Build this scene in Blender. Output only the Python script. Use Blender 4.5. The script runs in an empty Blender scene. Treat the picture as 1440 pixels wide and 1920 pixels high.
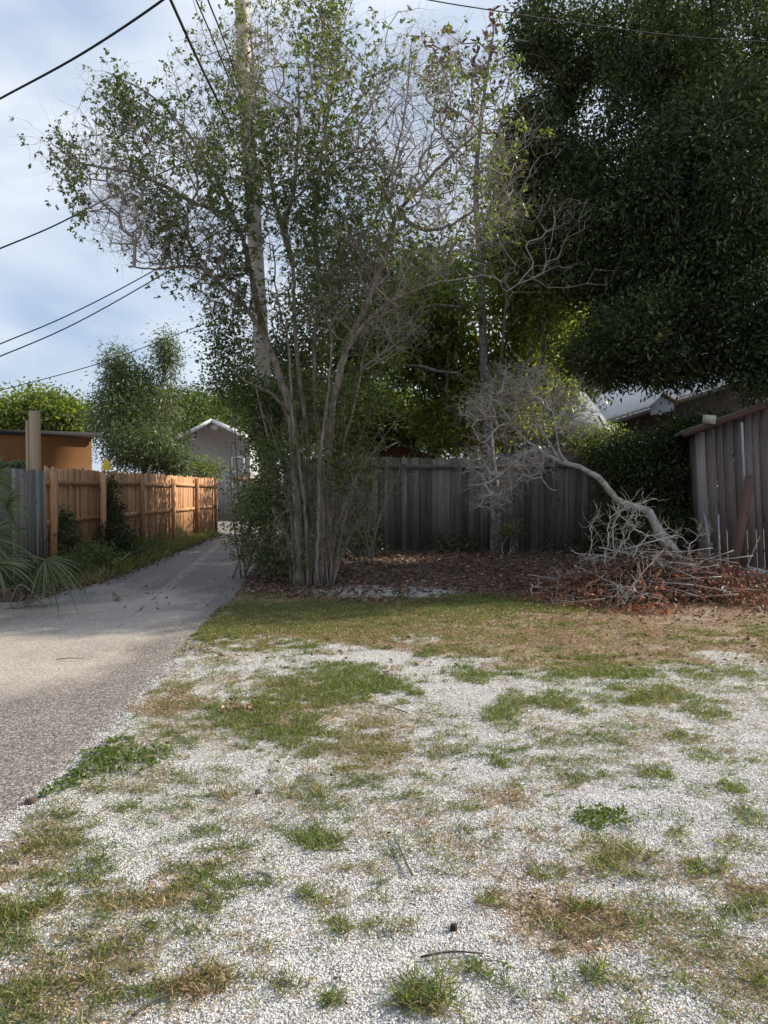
import bpy, math, random
import numpy as np
from mathutils import Vector
random.seed(5)
R = np.random.default_rng(11)
S = bpy.context.scene
C = S.collection
rad = math.radians
# ------------------------------------------------------------------ camera
H, F, PITCH = 1.55, 1420.0, rad(1.69)
cd = bpy.data.cameras.new('camera'); cam = bpy.data.objects.new('camera', cd); C.objects.link(cam)
cam.location = (0, 0, H); cam.rotation_euler = (rad(90) - PITCH, 0, 0)
cd.sensor_fit = 'HORIZONTAL'; cd.sensor_width = 36; cd.lens = 36 * F / 1440
cd.clip_start = 0.05; cd.clip_end = 3000
S.camera = cam
# ------------------------------------------------------------------ sky and sun
SUN_EL, SUN_AZ = rad(33), rad(20)          # azimuth counted from +X towards +Y
world = bpy.data.worlds.new('World'); S.world = world; world.use_nodes = True
wn, wl = world.node_tree.nodes, world.node_tree.links
bg = wn['Background']
sky = wn.new('ShaderNodeTexSky'); sky.sky_type = 'NISHITA'; sky.sun_disc = False
sky.sun_elevation = SUN_EL; sky.sun_rotation = rad(90) - SUN_AZ; sky.air_density = 1.2; sky.dust_density = 1.5
tc = wn.new('ShaderNodeTexCoord')
mp = wn.new('ShaderNodeMapping'); mp.inputs['Scale'].default_value = (1.2, 1.2, 3.2); mp.inputs['Rotation'].default_value = (0.2, 0.35, 0.3)
nz = wn.new('ShaderNodeTexNoise'); nz.inputs['Scale'].default_value = 2.1; nz.inputs['Detail'].default_value = 5; nz.inputs['Roughness'].default_value = 0.48; nz.inputs['Distortion'].default_value = 0.5
cr = wn.new('ShaderNodeValToRGB'); cr.color_ramp.elements[0].position = 0.36; cr.color_ramp.elements[1].position = 0.66
cr.color_ramp.elements[0].color = (0.12, 0.12, 0.12, 1); cr.color_ramp.elements[1].color = (0.92, 0.92, 0.92, 1)
mixc = wn.new('ShaderNodeMixRGB'); mixc.inputs[2].default_value = (9.4, 10.0, 11.0, 1)
wl.new(tc.outputs['Generated'], mp.inputs[0]); wl.new(mp.outputs[0], nz.inputs[0]); wl.new(nz.outputs[0], cr.inputs[0])
mb0 = wn.new('ShaderNodeMixRGB'); mb0.inputs[0].default_value = .6; mb0.inputs[2].default_value = (5.3, 7.2, 10.4, 1); wl.new(sky.outputs[0], mb0.inputs[1])
wl.new(cr.outputs[0], mixc.inputs[0]); wl.new(mb0.outputs[0], mixc.inputs[1]); wl.new(mixc.outputs[0], bg.inputs[0])
bg.inputs[1].default_value = 0.064
sd = bpy.data.lights.new('sun', 'SUN'); sd.energy = 5.0; sd.angle = rad(0.6); sd.color = (1.0, 0.88, 0.71)
sun = bpy.data.objects.new('sun', sd); C.objects.link(sun)
to_sun = Vector((math.cos(SUN_EL) * math.cos(SUN_AZ), math.cos(SUN_EL) * math.sin(SUN_AZ), math.sin(SUN_EL)))
sun.rotation_euler = to_sun.to_track_quat('Z', 'Y').to_euler(); sun.location = to_sun * 60
S.view_settings.view_transform = 'Standard'; S.view_settings.look = 'None'
S.view_settings.exposure = 0.6; S.view_settings.gamma = 1
S.cycles.max_bounces = 6; S.cycles.transparent_max_bounces = 4; S.cycles.use_denoising = True

# ------------------------------------------------------------------ helpers
cp, sp = math.cos(PITCH), math.sin(PITCH)
def P(u, v, d):
    """world point seen along pixel (u, v) of the survey picture at distance d in front of the camera"""
    u = np.asarray(u, float); v = np.asarray(v, float); d = np.asarray(d, float)
    a = (u - 720) / F; b = -(v - 960) / F
    ry = cp + b * sp; rz = -sp + b * cp
    k = d / ry
    return np.stack(np.broadcast_arrays(a * k, d + 0 * k, H + rz * k), -1)
def UV(p):
    p = np.asarray(p, float); q = p - np.array([0, 0, H])
    z = q[..., 1] * cp - q[..., 2] * sp; y = q[..., 2] * cp + q[..., 1] * sp
    z = np.maximum(z, 0.05)
    return 720 + F * q[..., 0] / z, 960 - F * y / z
def G(u, v):
    b = -(v - 960) / F; k = H / -(-sp + b * cp)
    return ((u - 720) / F * k, (cp + b * sp) * k)
def smooth(a, b, x): t = np.clip((x - a) / (b - a), 0, 1); return t * t * (3 - 2 * t)
def vnoise(x, y, seed=0):
    x = np.asarray(x, float); y = np.asarray(y, float)
    xi = np.floor(x).astype(np.int64); yi = np.floor(y).astype(np.int64); fx = x - xi; fy = y - yi
    fx = fx * fx * (3 - 2 * fx); fy = fy * fy * (3 - 2 * fy)
    def h(i, j):
        n = (i * 374761393 + j * 668265263 + seed * 974711) & 0x7fffffff
        n = ((n ^ (n >> 13)) * 1274126177) & 0x7fffffff
        return ((n ^ (n >> 16)) & 0xffff) / 65535.0
    return (h(xi, yi) * (1 - fx) + h(xi + 1, yi) * fx) * (1 - fy) + (h(xi, yi + 1) * (1 - fx) + h(xi + 1, yi + 1) * fx) * fy
def fbm(x, y, seed=0, o=4):
    s = 0; a = .5; t = 0
    for i in range(o): s = s + a * vnoise(x, y, seed + i * 7); t += a; x = x * 2.03 + 3.1; y = y * 2.03 + 1.7; a *= .5
    return s / t
_k = R.normal(size=(14, 3)); _ph = R.uniform(0, 6.28, 14)
def n3(p, f=1.0): return np.sin((np.asarray(p) * f) @ _k.T + _ph).sum(-1) / 5.3      # about -1..1
def unit(a): return a / np.maximum(np.linalg.norm(a, axis=-1, keepdims=True), 1e-9)

def link(o, parent=None):
    C.objects.link(o)
    if parent is not None: o.parent = parent
    return o
def setp(o, label=None, cat=None, group=None, kind=None):
    if label: o['label'] = label
    if cat: o['category'] = cat
    if group: o['group'] = group
    if kind: o['kind'] = kind
    return o
def thing(name, label, cat, group=None, loc=(0, 0, 0)):
    o = bpy.data.objects.new(name, None); o.empty_display_size = .2; o.location = loc
    return setp(link(o), label, cat, group)
def mk(name, V, faces, mat, parent=None, attr=None, smooth_=False, loc=None):
    """faces: list of int arrays (n,k)"""
    V = np.asarray(V, np.float32).reshape(-1, 3).copy()
    if parent is not None: V -= np.array(parent.location, np.float32)
    elif loc is not None: V -= np.array(loc, np.float32)
    me = bpy.data.meshes.new(name)
    faces = [np.asarray(f, np.int32) for f in faces if len(f)]
    li = np.concatenate([f.ravel() for f in faces]); tot = np.concatenate([np.full(len(f), f.shape[1], np.int32) for f in faces])
    st = np.concatenate([[0], np.cumsum(tot)[:-1]]).astype(np.int32)
    me.vertices.add(len(V)); me.vertices.foreach_set('co', V.ravel())
    me.loops.add(len(li)); me.loops.foreach_set('vertex_index', li)
    me.polygons.add(len(tot)); me.polygons.foreach_set('loop_start', st); me.polygons.foreach_set('loop_total', tot)
    if attr is not None:
        for k, a in attr.items():
            a = np.asarray(a, np.float32)
            if a.ndim == 1: me.attributes.new(k, 'FLOAT', 'POINT').data.foreach_set('value', a)
            else: me.attributes.new(k, 'FLOAT_COLOR', 'POINT').data.foreach_set('color', a.ravel())
    me.update(calc_edges=True); me.validate()
    if smooth_: me.polygons.foreach_set('use_smooth', np.ones(len(me.polygons), bool))
    me.materials.append(mat)
    o = bpy.data.objects.new(name, me)
    if parent is None and loc is not None: o.location = loc
    return link(o, parent)
class MB:
    """collects pieces into one mesh"""
    def __init__(s): s.V = []; s.F = {}; s.A = []; s.n = 0
    def add(s, V, Fs, t=None):
        V = np.asarray(V, float).reshape(-1, 3)
        if t is None: t = random.random()
        for f in Fs:
            f = np.asarray(f)
            s.F.setdefault(f.shape[1], []).append(f + s.n)
        s.V.append(V); s.A.append(np.broadcast_to(np.asarray(t, float), (len(V),)).copy()); s.n += len(V)
    def box(s, c, size, rz=0, rx=0, ry=0, t=None, jit=0):
        h = np.array(size) / 2
        v = np.array([[x, y, z] for z in (-1, 1) for y in (-1, 1) for x in (-1, 1)]) * h
        if jit: v = v + R.uniform(-jit, jit, v.shape)
        for a, ax in ((rx, 0), (ry, 1), (rz, 2)):
            if a:
                c_, s_ = math.cos(a), math.sin(a); i, j = [(1, 2), (2, 0), (0, 1)][ax]
                vi, vj = v[:, i].copy(), v[:, j].copy(); v[:, i] = c_ * vi - s_ * vj; v[:, j] = s_ * vi + c_ * vj
        s.add(v + np.array(c), [[[0, 2, 3, 1], [4, 5, 7, 6], [0, 1, 5, 4], [2, 6, 7, 3], [0, 4, 6, 2], [1, 3, 7, 5]]], t)
    def bar(s, a, b, w, h, t=None):
        a = np.array(a, float); b = np.array(b, float); d = unit(b - a)
        up = np.array([0, 0, 1.]) if abs(d[2]) < .9 else np.array([0, -1., 0]); sx = unit(np.cross(d, up)); sy = np.cross(sx, d)
        q = [a + sx * i * w / 2 + sy * j * h / 2 for i, j in ((-1, -1), (1, -1), (1, 1), (-1, 1))] + [b + sx * i * w / 2 + sy * j * h / 2 for i, j in ((-1, -1), (1, -1), (1, 1), (-1, 1))]
        s.add(q, [[[0, 3, 2, 1], [4, 5, 6, 7], [0, 1, 5, 4], [1, 2, 6, 5], [2, 3, 7, 6], [3, 0, 4, 7]]], t)
    def tube(s, pts, r, sides=8, t=None, cap=True, rough=0):
        pts = np.asarray(pts, float); n = len(pts); r = np.broadcast_to(r, (n,)) if np.ndim(r) == 0 else np.asarray(r)
        T = unit(np.gradient(pts, axis=0)); up = np.array([0.13, 0.97, 0.2]); X = np.empty_like(pts)
        x = unit(np.cross(T[0], up))
        for i in range(n): x = unit(x - T[i] * np.dot(x, T[i])); X[i] = x
        Y = np.cross(T, X); a = np.arange(sides) / sides * 2 * math.pi
        rr = r[:, None] * (1 + (R.uniform(-rough, rough, (n, sides)) if rough else 0))
        V = pts[:, None] + rr[..., None] * (X[:, None] * np.cos(a)[None, :, None] + Y[:, None] * np.sin(a)[None, :, None])
        i = np.arange(n - 1)[:, None] * sides; j = np.arange(sides)[None]; k = (j + 1) % sides
        Q = np.stack([i + j, i + k, i + sides + k, i + sides + j], -1).reshape(-1, 4)
        V = V.reshape(-1, 3); Fs = [Q]
        if cap:
            V = np.vstack([V, pts[0], pts[-1]]); m = n * sides; jj = np.arange(sides); kk = (jj + 1) % sides
            Fs.append(np.stack([np.full(sides, m), kk, jj], -1)); Fs.append(np.stack([np.full(sides, m + 1), (n - 1) * sides + jj, (n - 1) * sides + kk], -1))
        s.add(V, Fs, t)
    def edges(s, A, B, ra, rb, sides=3, t=None):
        A = np.asarray(A, float); B = np.asarray(B, float); n = len(A)
        if n == 0: return
        T = unit(B - A); up = np.where(np.abs(T[:, 2:3]) < .9, np.array([[0, 0, 1.]]), np.array([[1., 0, 0]]))
        X = unit(np.cross(T, up)); Y = np.cross(T, X); a = np.arange(sides) / sides * 2 * math.pi
        ring = X[:, None] * np.cos(a)[None, :, None] + Y[:, None] * np.sin(a)[None, :, None]
        ra = np.broadcast_to(ra, (n,)); rb = np.broadcast_to(rb, (n,))
        V = np.concatenate([A[:, None] + ring * ra[:, None, None], B[:, None] + ring * rb[:, None, None]], 1)
        j = np.arange(sides); k = (j + 1) % sides; q = np.stack([j, k, sides + k, sides + j], -1)
        Q = (np.arange(n)[:, None, None] * 2 * sides + q[None]).reshape(-1, 4)
        s.add(V, [Q], t if t is not None else np.repeat(R.random(n), 2 * sides))
    def leaves(s, c, a, L, W, t, fold=.18, bend=0.0, nrm=None):
        c = np.asarray(c, float); n = len(c)
        if n == 0: return
        a = unit(np.asarray(a, float)); sd_ = unit(np.cross(a, R.normal(size=(n, 3)) if nrm is None else nrm)); nn = np.cross(a, sd_)
        L = np.broadcast_to(L, (n,))[:, None]; W = np.broadcast_to(W, (n,))[:, None]
        b = c; tip = c + a * L - np.array([0, 0, 1.]) * bend * L
        m = c + a * L * .48 + nn * W * fold
        V = np.stack([b, m + sd_ * W / 2, tip, m - sd_ * W / 2], 1)
        s.add(V, [np.arange(4 * n).reshape(n, 4)], np.repeat(t, 4))
    def build(s, name, mat, parent=None, loc=None, smooth_=False, kind=None):
        if not s.V: return None
        fs = [np.concatenate(v) for v in s.F.values()]
        o = mk(name, np.concatenate(s.V), fs, mat, parent, {'tint': np.concatenate(s.A)}, smooth_, loc)
        if kind: o['kind'] = kind
        return o
def crom(pts, per=5):
    pts = np.asarray(pts, float); p = np.vstack([2 * pts[0] - pts[1], pts, 2 * pts[-1] - pts[-2]]); out = []
    for i in range(1, len(p) - 2):
        for k in range(per):
            t = k / per
            out.append(.5 * ((2 * p[i]) + (-p[i - 1] + p[i + 1]) * t + (2 * p[i - 1] - 5 * p[i] + 4 * p[i + 1] - p[i + 2]) * t * t + (-p[i - 1] + 3 * p[i] - 3 * p[i + 1] + p[i + 2]) * t ** 3))
    out.append(p[-2]); return np.array(out)

# ------------------------------------------------------------------ materials
def mat_base(name):
    m = bpy.data.materials.new(name); m.use_nodes = True; n, l = m.node_tree.nodes, m.node_tree.links
    return m, n, l, n['Principled BSDF']
def ramp(n, stops):
    r = n.new('ShaderNodeValToRGB'); e = r.color_ramp.elements
    while len(e) < len(stops): e.new(0.5)
    for q, (p, c) in zip(e, stops): q.position = p; q.color = (*c, 1)
    return r
def tex(n, l, kind='Noise', scale=5, sc=(1, 1, 1), detail=4, rough=.6, coord='Object', **k):
    t = n.new('ShaderNodeTexCoord'); m = n.new('ShaderNodeMapping'); m.inputs['Scale'].default_value = sc
    x = n.new('ShaderNodeTex' + kind); x.inputs['Scale'].default_value = scale
    if kind == 'Noise': x.inputs['Detail'].default_value = detail; x.inputs['Roughness'].default_value = rough
    l.new(t.outputs[coord], m.inputs[0]); l.new(m.outputs[0], x.inputs['Vector']); return x
def bump(n, l, src, b, strength=.5, dist=.01, prev=None):
    q = n.new('ShaderNodeBump'); q.inputs['Strength'].default_value = strength; q.inputs['Distance'].default_value = dist
    l.new(src, q.inputs['Height'])
    if prev is not None: l.new(prev.outputs[0], q.inputs['Normal'])
    l.new(q.outputs[0], b.inputs['Normal']); return q
def attr(n, name='tint'): a = n.new('ShaderNodeAttribute'); a.attribute_name = name; return a
def mixrgb(n, l, f, a, b, typ='MIX'):
    m = n.new('ShaderNodeMixRGB'); m.blend_type = typ
    for i, x in enumerate((f, a, b)):
        if isinstance(x, (int, float)): m.inputs[i].default_value = x
        elif isinstance(x, tuple): m.inputs[i].default_value = (*x, 1)
        else: l.new(x, m.inputs[i])
    return m.outputs[0]
def leaf_mat(name, stops, trans=.35, rough=.45, spec=.4, tcol=None):
    m, n, l, b = mat_base(name); a = attr(n); r = ramp(n, stops); l.new(a.outputs['Fac'], r.inputs[0])
    l.new(r.outputs[0], b.inputs['Base Color']); b.inputs['Roughness'].default_value = rough; b.inputs['Specular IOR Level'].default_value = spec
    if trans:
        t = n.new('ShaderNodeBsdfTranslucent'); mx = n.new('ShaderNodeMixShader'); mx.inputs[0].default_value = trans
        h = mixrgb(n, l, 1.0, r.outputs[0], tcol or (1.6, 1.9, 0.7), 'MULTIPLY'); l.new(h, t.inputs[0])
        l.new(b.outputs[0], mx.inputs[1]); l.new(t.outputs[0], mx.inputs[2]); l.new(mx.outputs[0], n['Material Output'].inputs[0])
    return m
def wood_mat(name, stops, sc=(18, 18, 1.2), rough=.85, stain=(0.05, 0.045, 0.04), stain_amt=.5, knots=True):
    m, n, l, b = mat_base(name); a = attr(n); x = tex(n, l, 'Noise', 2.2, sc, 6, .7)
    ad = n.new('ShaderNodeMath'); ad.operation = 'MULTIPLY_ADD'; l.new(x.outputs[0], ad.inputs[0]); ad.inputs[1].default_value = .75
    sb = n.new('ShaderNodeMath'); sb.operation = 'MULTIPLY_ADD'; l.new(a.outputs['Fac'], sb.inputs[0]); sb.inputs[1].default_value = .5; sb.inputs[2].default_value = -.12
    l.new(sb.outputs[0], ad.inputs[2]); r = ramp(n, stops); l.new(ad.outputs[0], r.inputs[0])
    y = tex(n, l, 'Noise', 1.6, (1, 1, .35), 5, .65); rr = ramp(n, [(.45, (0, 0, 0)), (.72, (1, 1, 1))]); l.new(y.outputs[0], rr.inputs[0])
    f = n.new('ShaderNodeMath'); f.operation = 'MULTIPLY'; l.new(rr.outputs[0], f.inputs[0]); f.inputs[1].default_value = stain_amt
    col = mixrgb(n, l, f.outputs[0], r.outputs[0], stain)
    if knots:
        k = tex(n, l, 'Voronoi', 3.0, (1.6, 1.6, .8)); kr = ramp(n, [(.06, (1, 1, 1)), (.11, (0, 0, 0))]); l.new(k.outputs['Distance'], kr.inputs[0])
        col = mixrgb(n, l, kr.outputs[0], col, (0.03, 0.02, 0.015))
    l.new(col, b.inputs['Base Color']); b.inputs['Roughness'].default_value = rough
    bump(n, l, x.outputs[0], b, .5, .006); return m
def bark_mat(name, stops, scale=9, sc=(1, 1, .35), dist=.02):
    m, n, l, b = mat_base(name); x = tex(n, l, 'Noise', scale, sc, 7, .7); r = ramp(n, stops); l.new(x.outputs[0], r.inputs[0])
    l.new(r.outputs[0], b.inputs['Base Color']); b.inputs['Roughness'].default_value = .9; bump(n, l, x.outputs[0], b, .8, dist); return m
def plain_mat(name, col, rough=.6, metal=0, noise=.15, scale=8, bmp=0):
    m, n, l, b = mat_base(name); x = tex(n, l, 'Noise', scale, (1, 1, 1), 5, .65)
    r = ramp(n, [(.3, tuple(c * (1 - noise) for c in col)), (.7, tuple(min(1, c * (1 + noise)) for c in col))]); l.new(x.outputs[0], r.inputs[0])
    l.new(r.outputs[0], b.inputs['Base Color']); b.inputs['Roughness'].default_value = rough; b.inputs['Metallic'].default_value = metal
    if bmp: bump(n, l, x.outputs[0], b, .5, bmp)
    return m
M = {}
M['leaf_front'] = leaf_mat('leaf_front', [(0, (.05, .07, .03)), (.5, (.09, .115, .042)), (.85, (.15, .17, .058)), (1, (.22, .215, .075))], .42)
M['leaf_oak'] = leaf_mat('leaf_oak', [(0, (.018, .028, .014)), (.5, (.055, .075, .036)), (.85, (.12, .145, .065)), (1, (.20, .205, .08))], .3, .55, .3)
M['leaf_mag'] = leaf_mat('leaf_mag', [(0, (.08, .10, .032)), (.5, (.16, .18, .05)), (.9, (.27, .28, .085)), (1, (.22, .14, .06))], .55, .35, .5)
M['leaf_rust'] = leaf_mat('leaf_rust', [(0, (.10, .05, .03)), (1, (.20, .10, .06))], .25, tcol=(1.4, 1.0, .7))
M['leaf_bright'] = leaf_mat('leaf_bright', [(0, (.07, .095, .022)), (.6, (.14, .17, .04)), (1, (.24, .25, .07))], .5)
M['leaf_far'] = leaf_mat('leaf_far', [(0, (.035, .055, .02)), (.6, (.07, .10, .03)), (1, (.13, .16, .05))], .4)
M['leaf_feather'] = leaf_mat('leaf_feather', [(0, (.055, .075, .04)), (.6, (.09, .115, .055)), (1, (.15, .165, .065))], .3)
M['leaf_dark'] = leaf_mat('leaf_dark', [(0, (.022, .032, .014)), (.8, (.06, .08, .03)), (1, (.13, .15, .045))], .35)
M['leaf_dead'] = leaf_mat('leaf_dead', [(0, (.06, .04, .03)), (.55, (.14, .085, .06)), (.85, (.29, .15, .095)), (1, (.45, .30, .20))], .3, .6, .3, (1.5, .9, .6))
M['leaf_litter'] = leaf_mat('leaf_litter', [(0, (.07, .04, .03)), (.5, (.15, .085, .06)), (.9, (.26, .16, .11)), (1, (.42, .32, .22))], .1, .7, .3, (1.2, .9, .7))
M['grass_green'] = leaf_mat('grass_green', [(0, (.055, .085, .022)), (.5, (.10, .145, .038)), (.85, (.18, .21, .065)), (1, (.34, .30, .16))], .35)
M['grass_olive'] = leaf_mat('grass_olive', [(0, (.09, .10, .04)), (.4, (.17, .17, .07)), (.75, (.28, .22, .12)), (1, (.42, .32, .20))], .3)
M['grass_dry'] = leaf_mat('grass_dry', [(0, (.16, .115, .07)), (.4, (.32, .225, .14)), (.8, (.50, .37, .25)), (1, (.24, .23, .09))], .2, .7, .2, (1.2, 1.0, .7))
M['palm'] = leaf_mat('palm', [(0, (.045, .065, .03)), (.6, (.075, .10, .042)), (1, (.17, .18, .09))], .3)
M['bark'] = bark_mat('bark', [(.32, (.05, .04, .032)), (.5, (.17, .14, .11)), (.62, (.27, .235, .19)), (.75, (.36, .33, .28))], 13, (1, 1, .3), .03)
M['bark_dark'] = bark_mat('bark_dark', [(.3, (.035, .03, .025)), (.7, (.12, .10, .08))])
M['bark_pale'] = bark_mat('bark_pale', [(.3, (.16, .15, .14)), (.5, (.30, .29, .27)), (.7, (.44, .43, .40))], 14, (1, 1, .6), .01)
M['twig'] = plain_mat('twig', (.24, .195, .155), .9, 0, .35)
M['twig_mid'] = plain_mat('twig_mid', (.29, .25, .22), .9, 0, .3)
M['twig_pale'] = plain_mat('twig_pale', (.36, .32, .28), .9, 0, .3)
M['dead_bark'] = bark_mat('dead_bark', [(.35, (.12, .11, .09)), (.5, (.28, .265, .235)), (.65, (.42, .40, .36))], 16, (1, 1, 1), .012)
M['pole'] = wood_mat('pole', [(.2, (.24, .20, .16)), (.55, (.46, .41, .35)), (.9, (.62, .57, .50))], (14, 14, .5), .85, (.16, .13, .11), .5, False)
M['fence_brown'] = wood_mat('fence_brown', [(.2, (.26, .12, .055)), (.55, (.50, .265, .125)), (.9, (.66, .40, .21))], (16, 16, 1.0), .8, (.16, .11, .09), .5)
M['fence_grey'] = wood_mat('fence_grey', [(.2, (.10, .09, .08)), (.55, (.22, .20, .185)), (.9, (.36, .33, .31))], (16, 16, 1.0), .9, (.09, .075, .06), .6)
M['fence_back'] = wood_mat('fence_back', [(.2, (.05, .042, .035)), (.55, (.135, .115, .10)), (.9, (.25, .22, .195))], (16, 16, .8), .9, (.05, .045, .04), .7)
M['shed_wood'] = wood_mat('shed_wood', [(.2, (.07, .058, .052)), (.5, (.17, .148, .138)), (.9, (.33, .30, .285))], (20, 20, .8), .9, (.15, .09, .07), .45)
M['wood_brown'] = wood_mat('wood_brown', [(.2, (.045, .025, .02)), (.7, (.12, .065, .05))], (16, 16, 1), .85, (.05, .04, .03), .4)
M['timber'] = wood_mat('timber', [(.2, (.16, .11, .06)), (.55, (.30, .21, .13)), (.9, (.42, .32, .21))], (14, 14, .7), .85, (.10, .08, .05), .4, False)
M['cable'] = plain_mat('cable', (.010, .010, .011), .9)
M['stucco'] = plain_mat('stucco', (.30, .15, .06), .95, 0, .16, 2.5, .01)
M['dark_roof'] = plain_mat('dark_roof', (.022, .022, .025), .95)
M['dark_glass'] = plain_mat('dark_glass', (.02, .025, .03), .15, 0, .1)
M['white_paint'] = plain_mat('white_paint', (.75, .75, .74), .6, 0, .08)
M['pvc'] = plain_mat('pvc', (.30, .31, .32), .6, 0, .15)
M['yellow'] = leaf_mat('yellow', [(0, (.85, .55, .03)), (1, (.9, .75, .1))], .4, tcol=(1, 1, .6))
M['cream'] = plain_mat('cream', (.40, .38, .33), .8, 0, .15)
M['stone'] = plain_mat('stone', (.16, .16, .165), .8, 0, .25, 30, .004)
M['brown_roof'] = plain_mat('brown_roof', (.30, .13, .09), .85, 0, .3, 12)
M['old_roof'] = plain_mat('old_roof', (.12, .11, .10), .9, 0, .4, 12, .01)
def siding_mat(name, col, pitch):
    m, n, l, b = mat_base(name); t = n.new('ShaderNodeTexCoord'); s = n.new('ShaderNodeSeparateXYZ'); l.new(t.outputs['Object'], s.inputs[0])
    q = n.new('ShaderNodeMath'); q.operation = 'MULTIPLY'; l.new(s.outputs[2], q.inputs[0]); q.inputs[1].default_value = 1 / pitch
    fr = n.new('ShaderNodeMath'); fr.operation = 'FRACT'; l.new(q.outputs[0], fr.inputs[0])
    x = tex(n, l, 'Noise', 2, (1, 1, 1)); c = mixrgb(n, l, x.outputs[0], tuple(k * .85 for k in col), tuple(k * 1.1 for k in col)); l.new(c, b.inputs['Base Color'])
    b.inputs['Roughness'].default_value = .7; bump(n, l, fr.outputs[0], b, 1.0, .05); return m
M['siding'] = siding_mat('siding', (.52, .54, .55), .16)
M['siding_grey'] = siding_mat('siding_grey', (.26, .29, .34), .15)
def shingle_mat(name, col, dark, s=3.2):
    m, n, l, b = mat_base(name); br = n.new('ShaderNodeTexBrick'); t = n.new('ShaderNodeTexCoord'); l.new(t.outputs['Object'], br.inputs[0])
    br.inputs['Scale'].default_value = s; br.inputs['Color1'].default_value = (*col, 1); br.inputs['Color2'].default_value = (*[c * .8 for c in col], 1); br.inputs['Mortar'].default_value = (*dark, 1)
    br.inputs['Mortar Size'].default_value = .02; x = tex(n, l, 'Noise', 6); c = mixrgb(n, l, .35, br.outputs[0], x.outputs[0], 'OVERLAY'); l.new(c, b.inputs['Base Color']); b.inputs['Roughness'].default_value = .8
    return m
M['shingle_pale'] = shingle_mat('shingle_pale', (.80, .81, .84), (.55, .55, .58))
M['shingle_blue'] = shingle_mat('shingle_blue', (.20, .23, .29), (.10, .11, .13))
M['shingle_tan'] = shingle_mat('shingle_tan', (.40, .27, .20), (.22, .15, .11))

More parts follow.
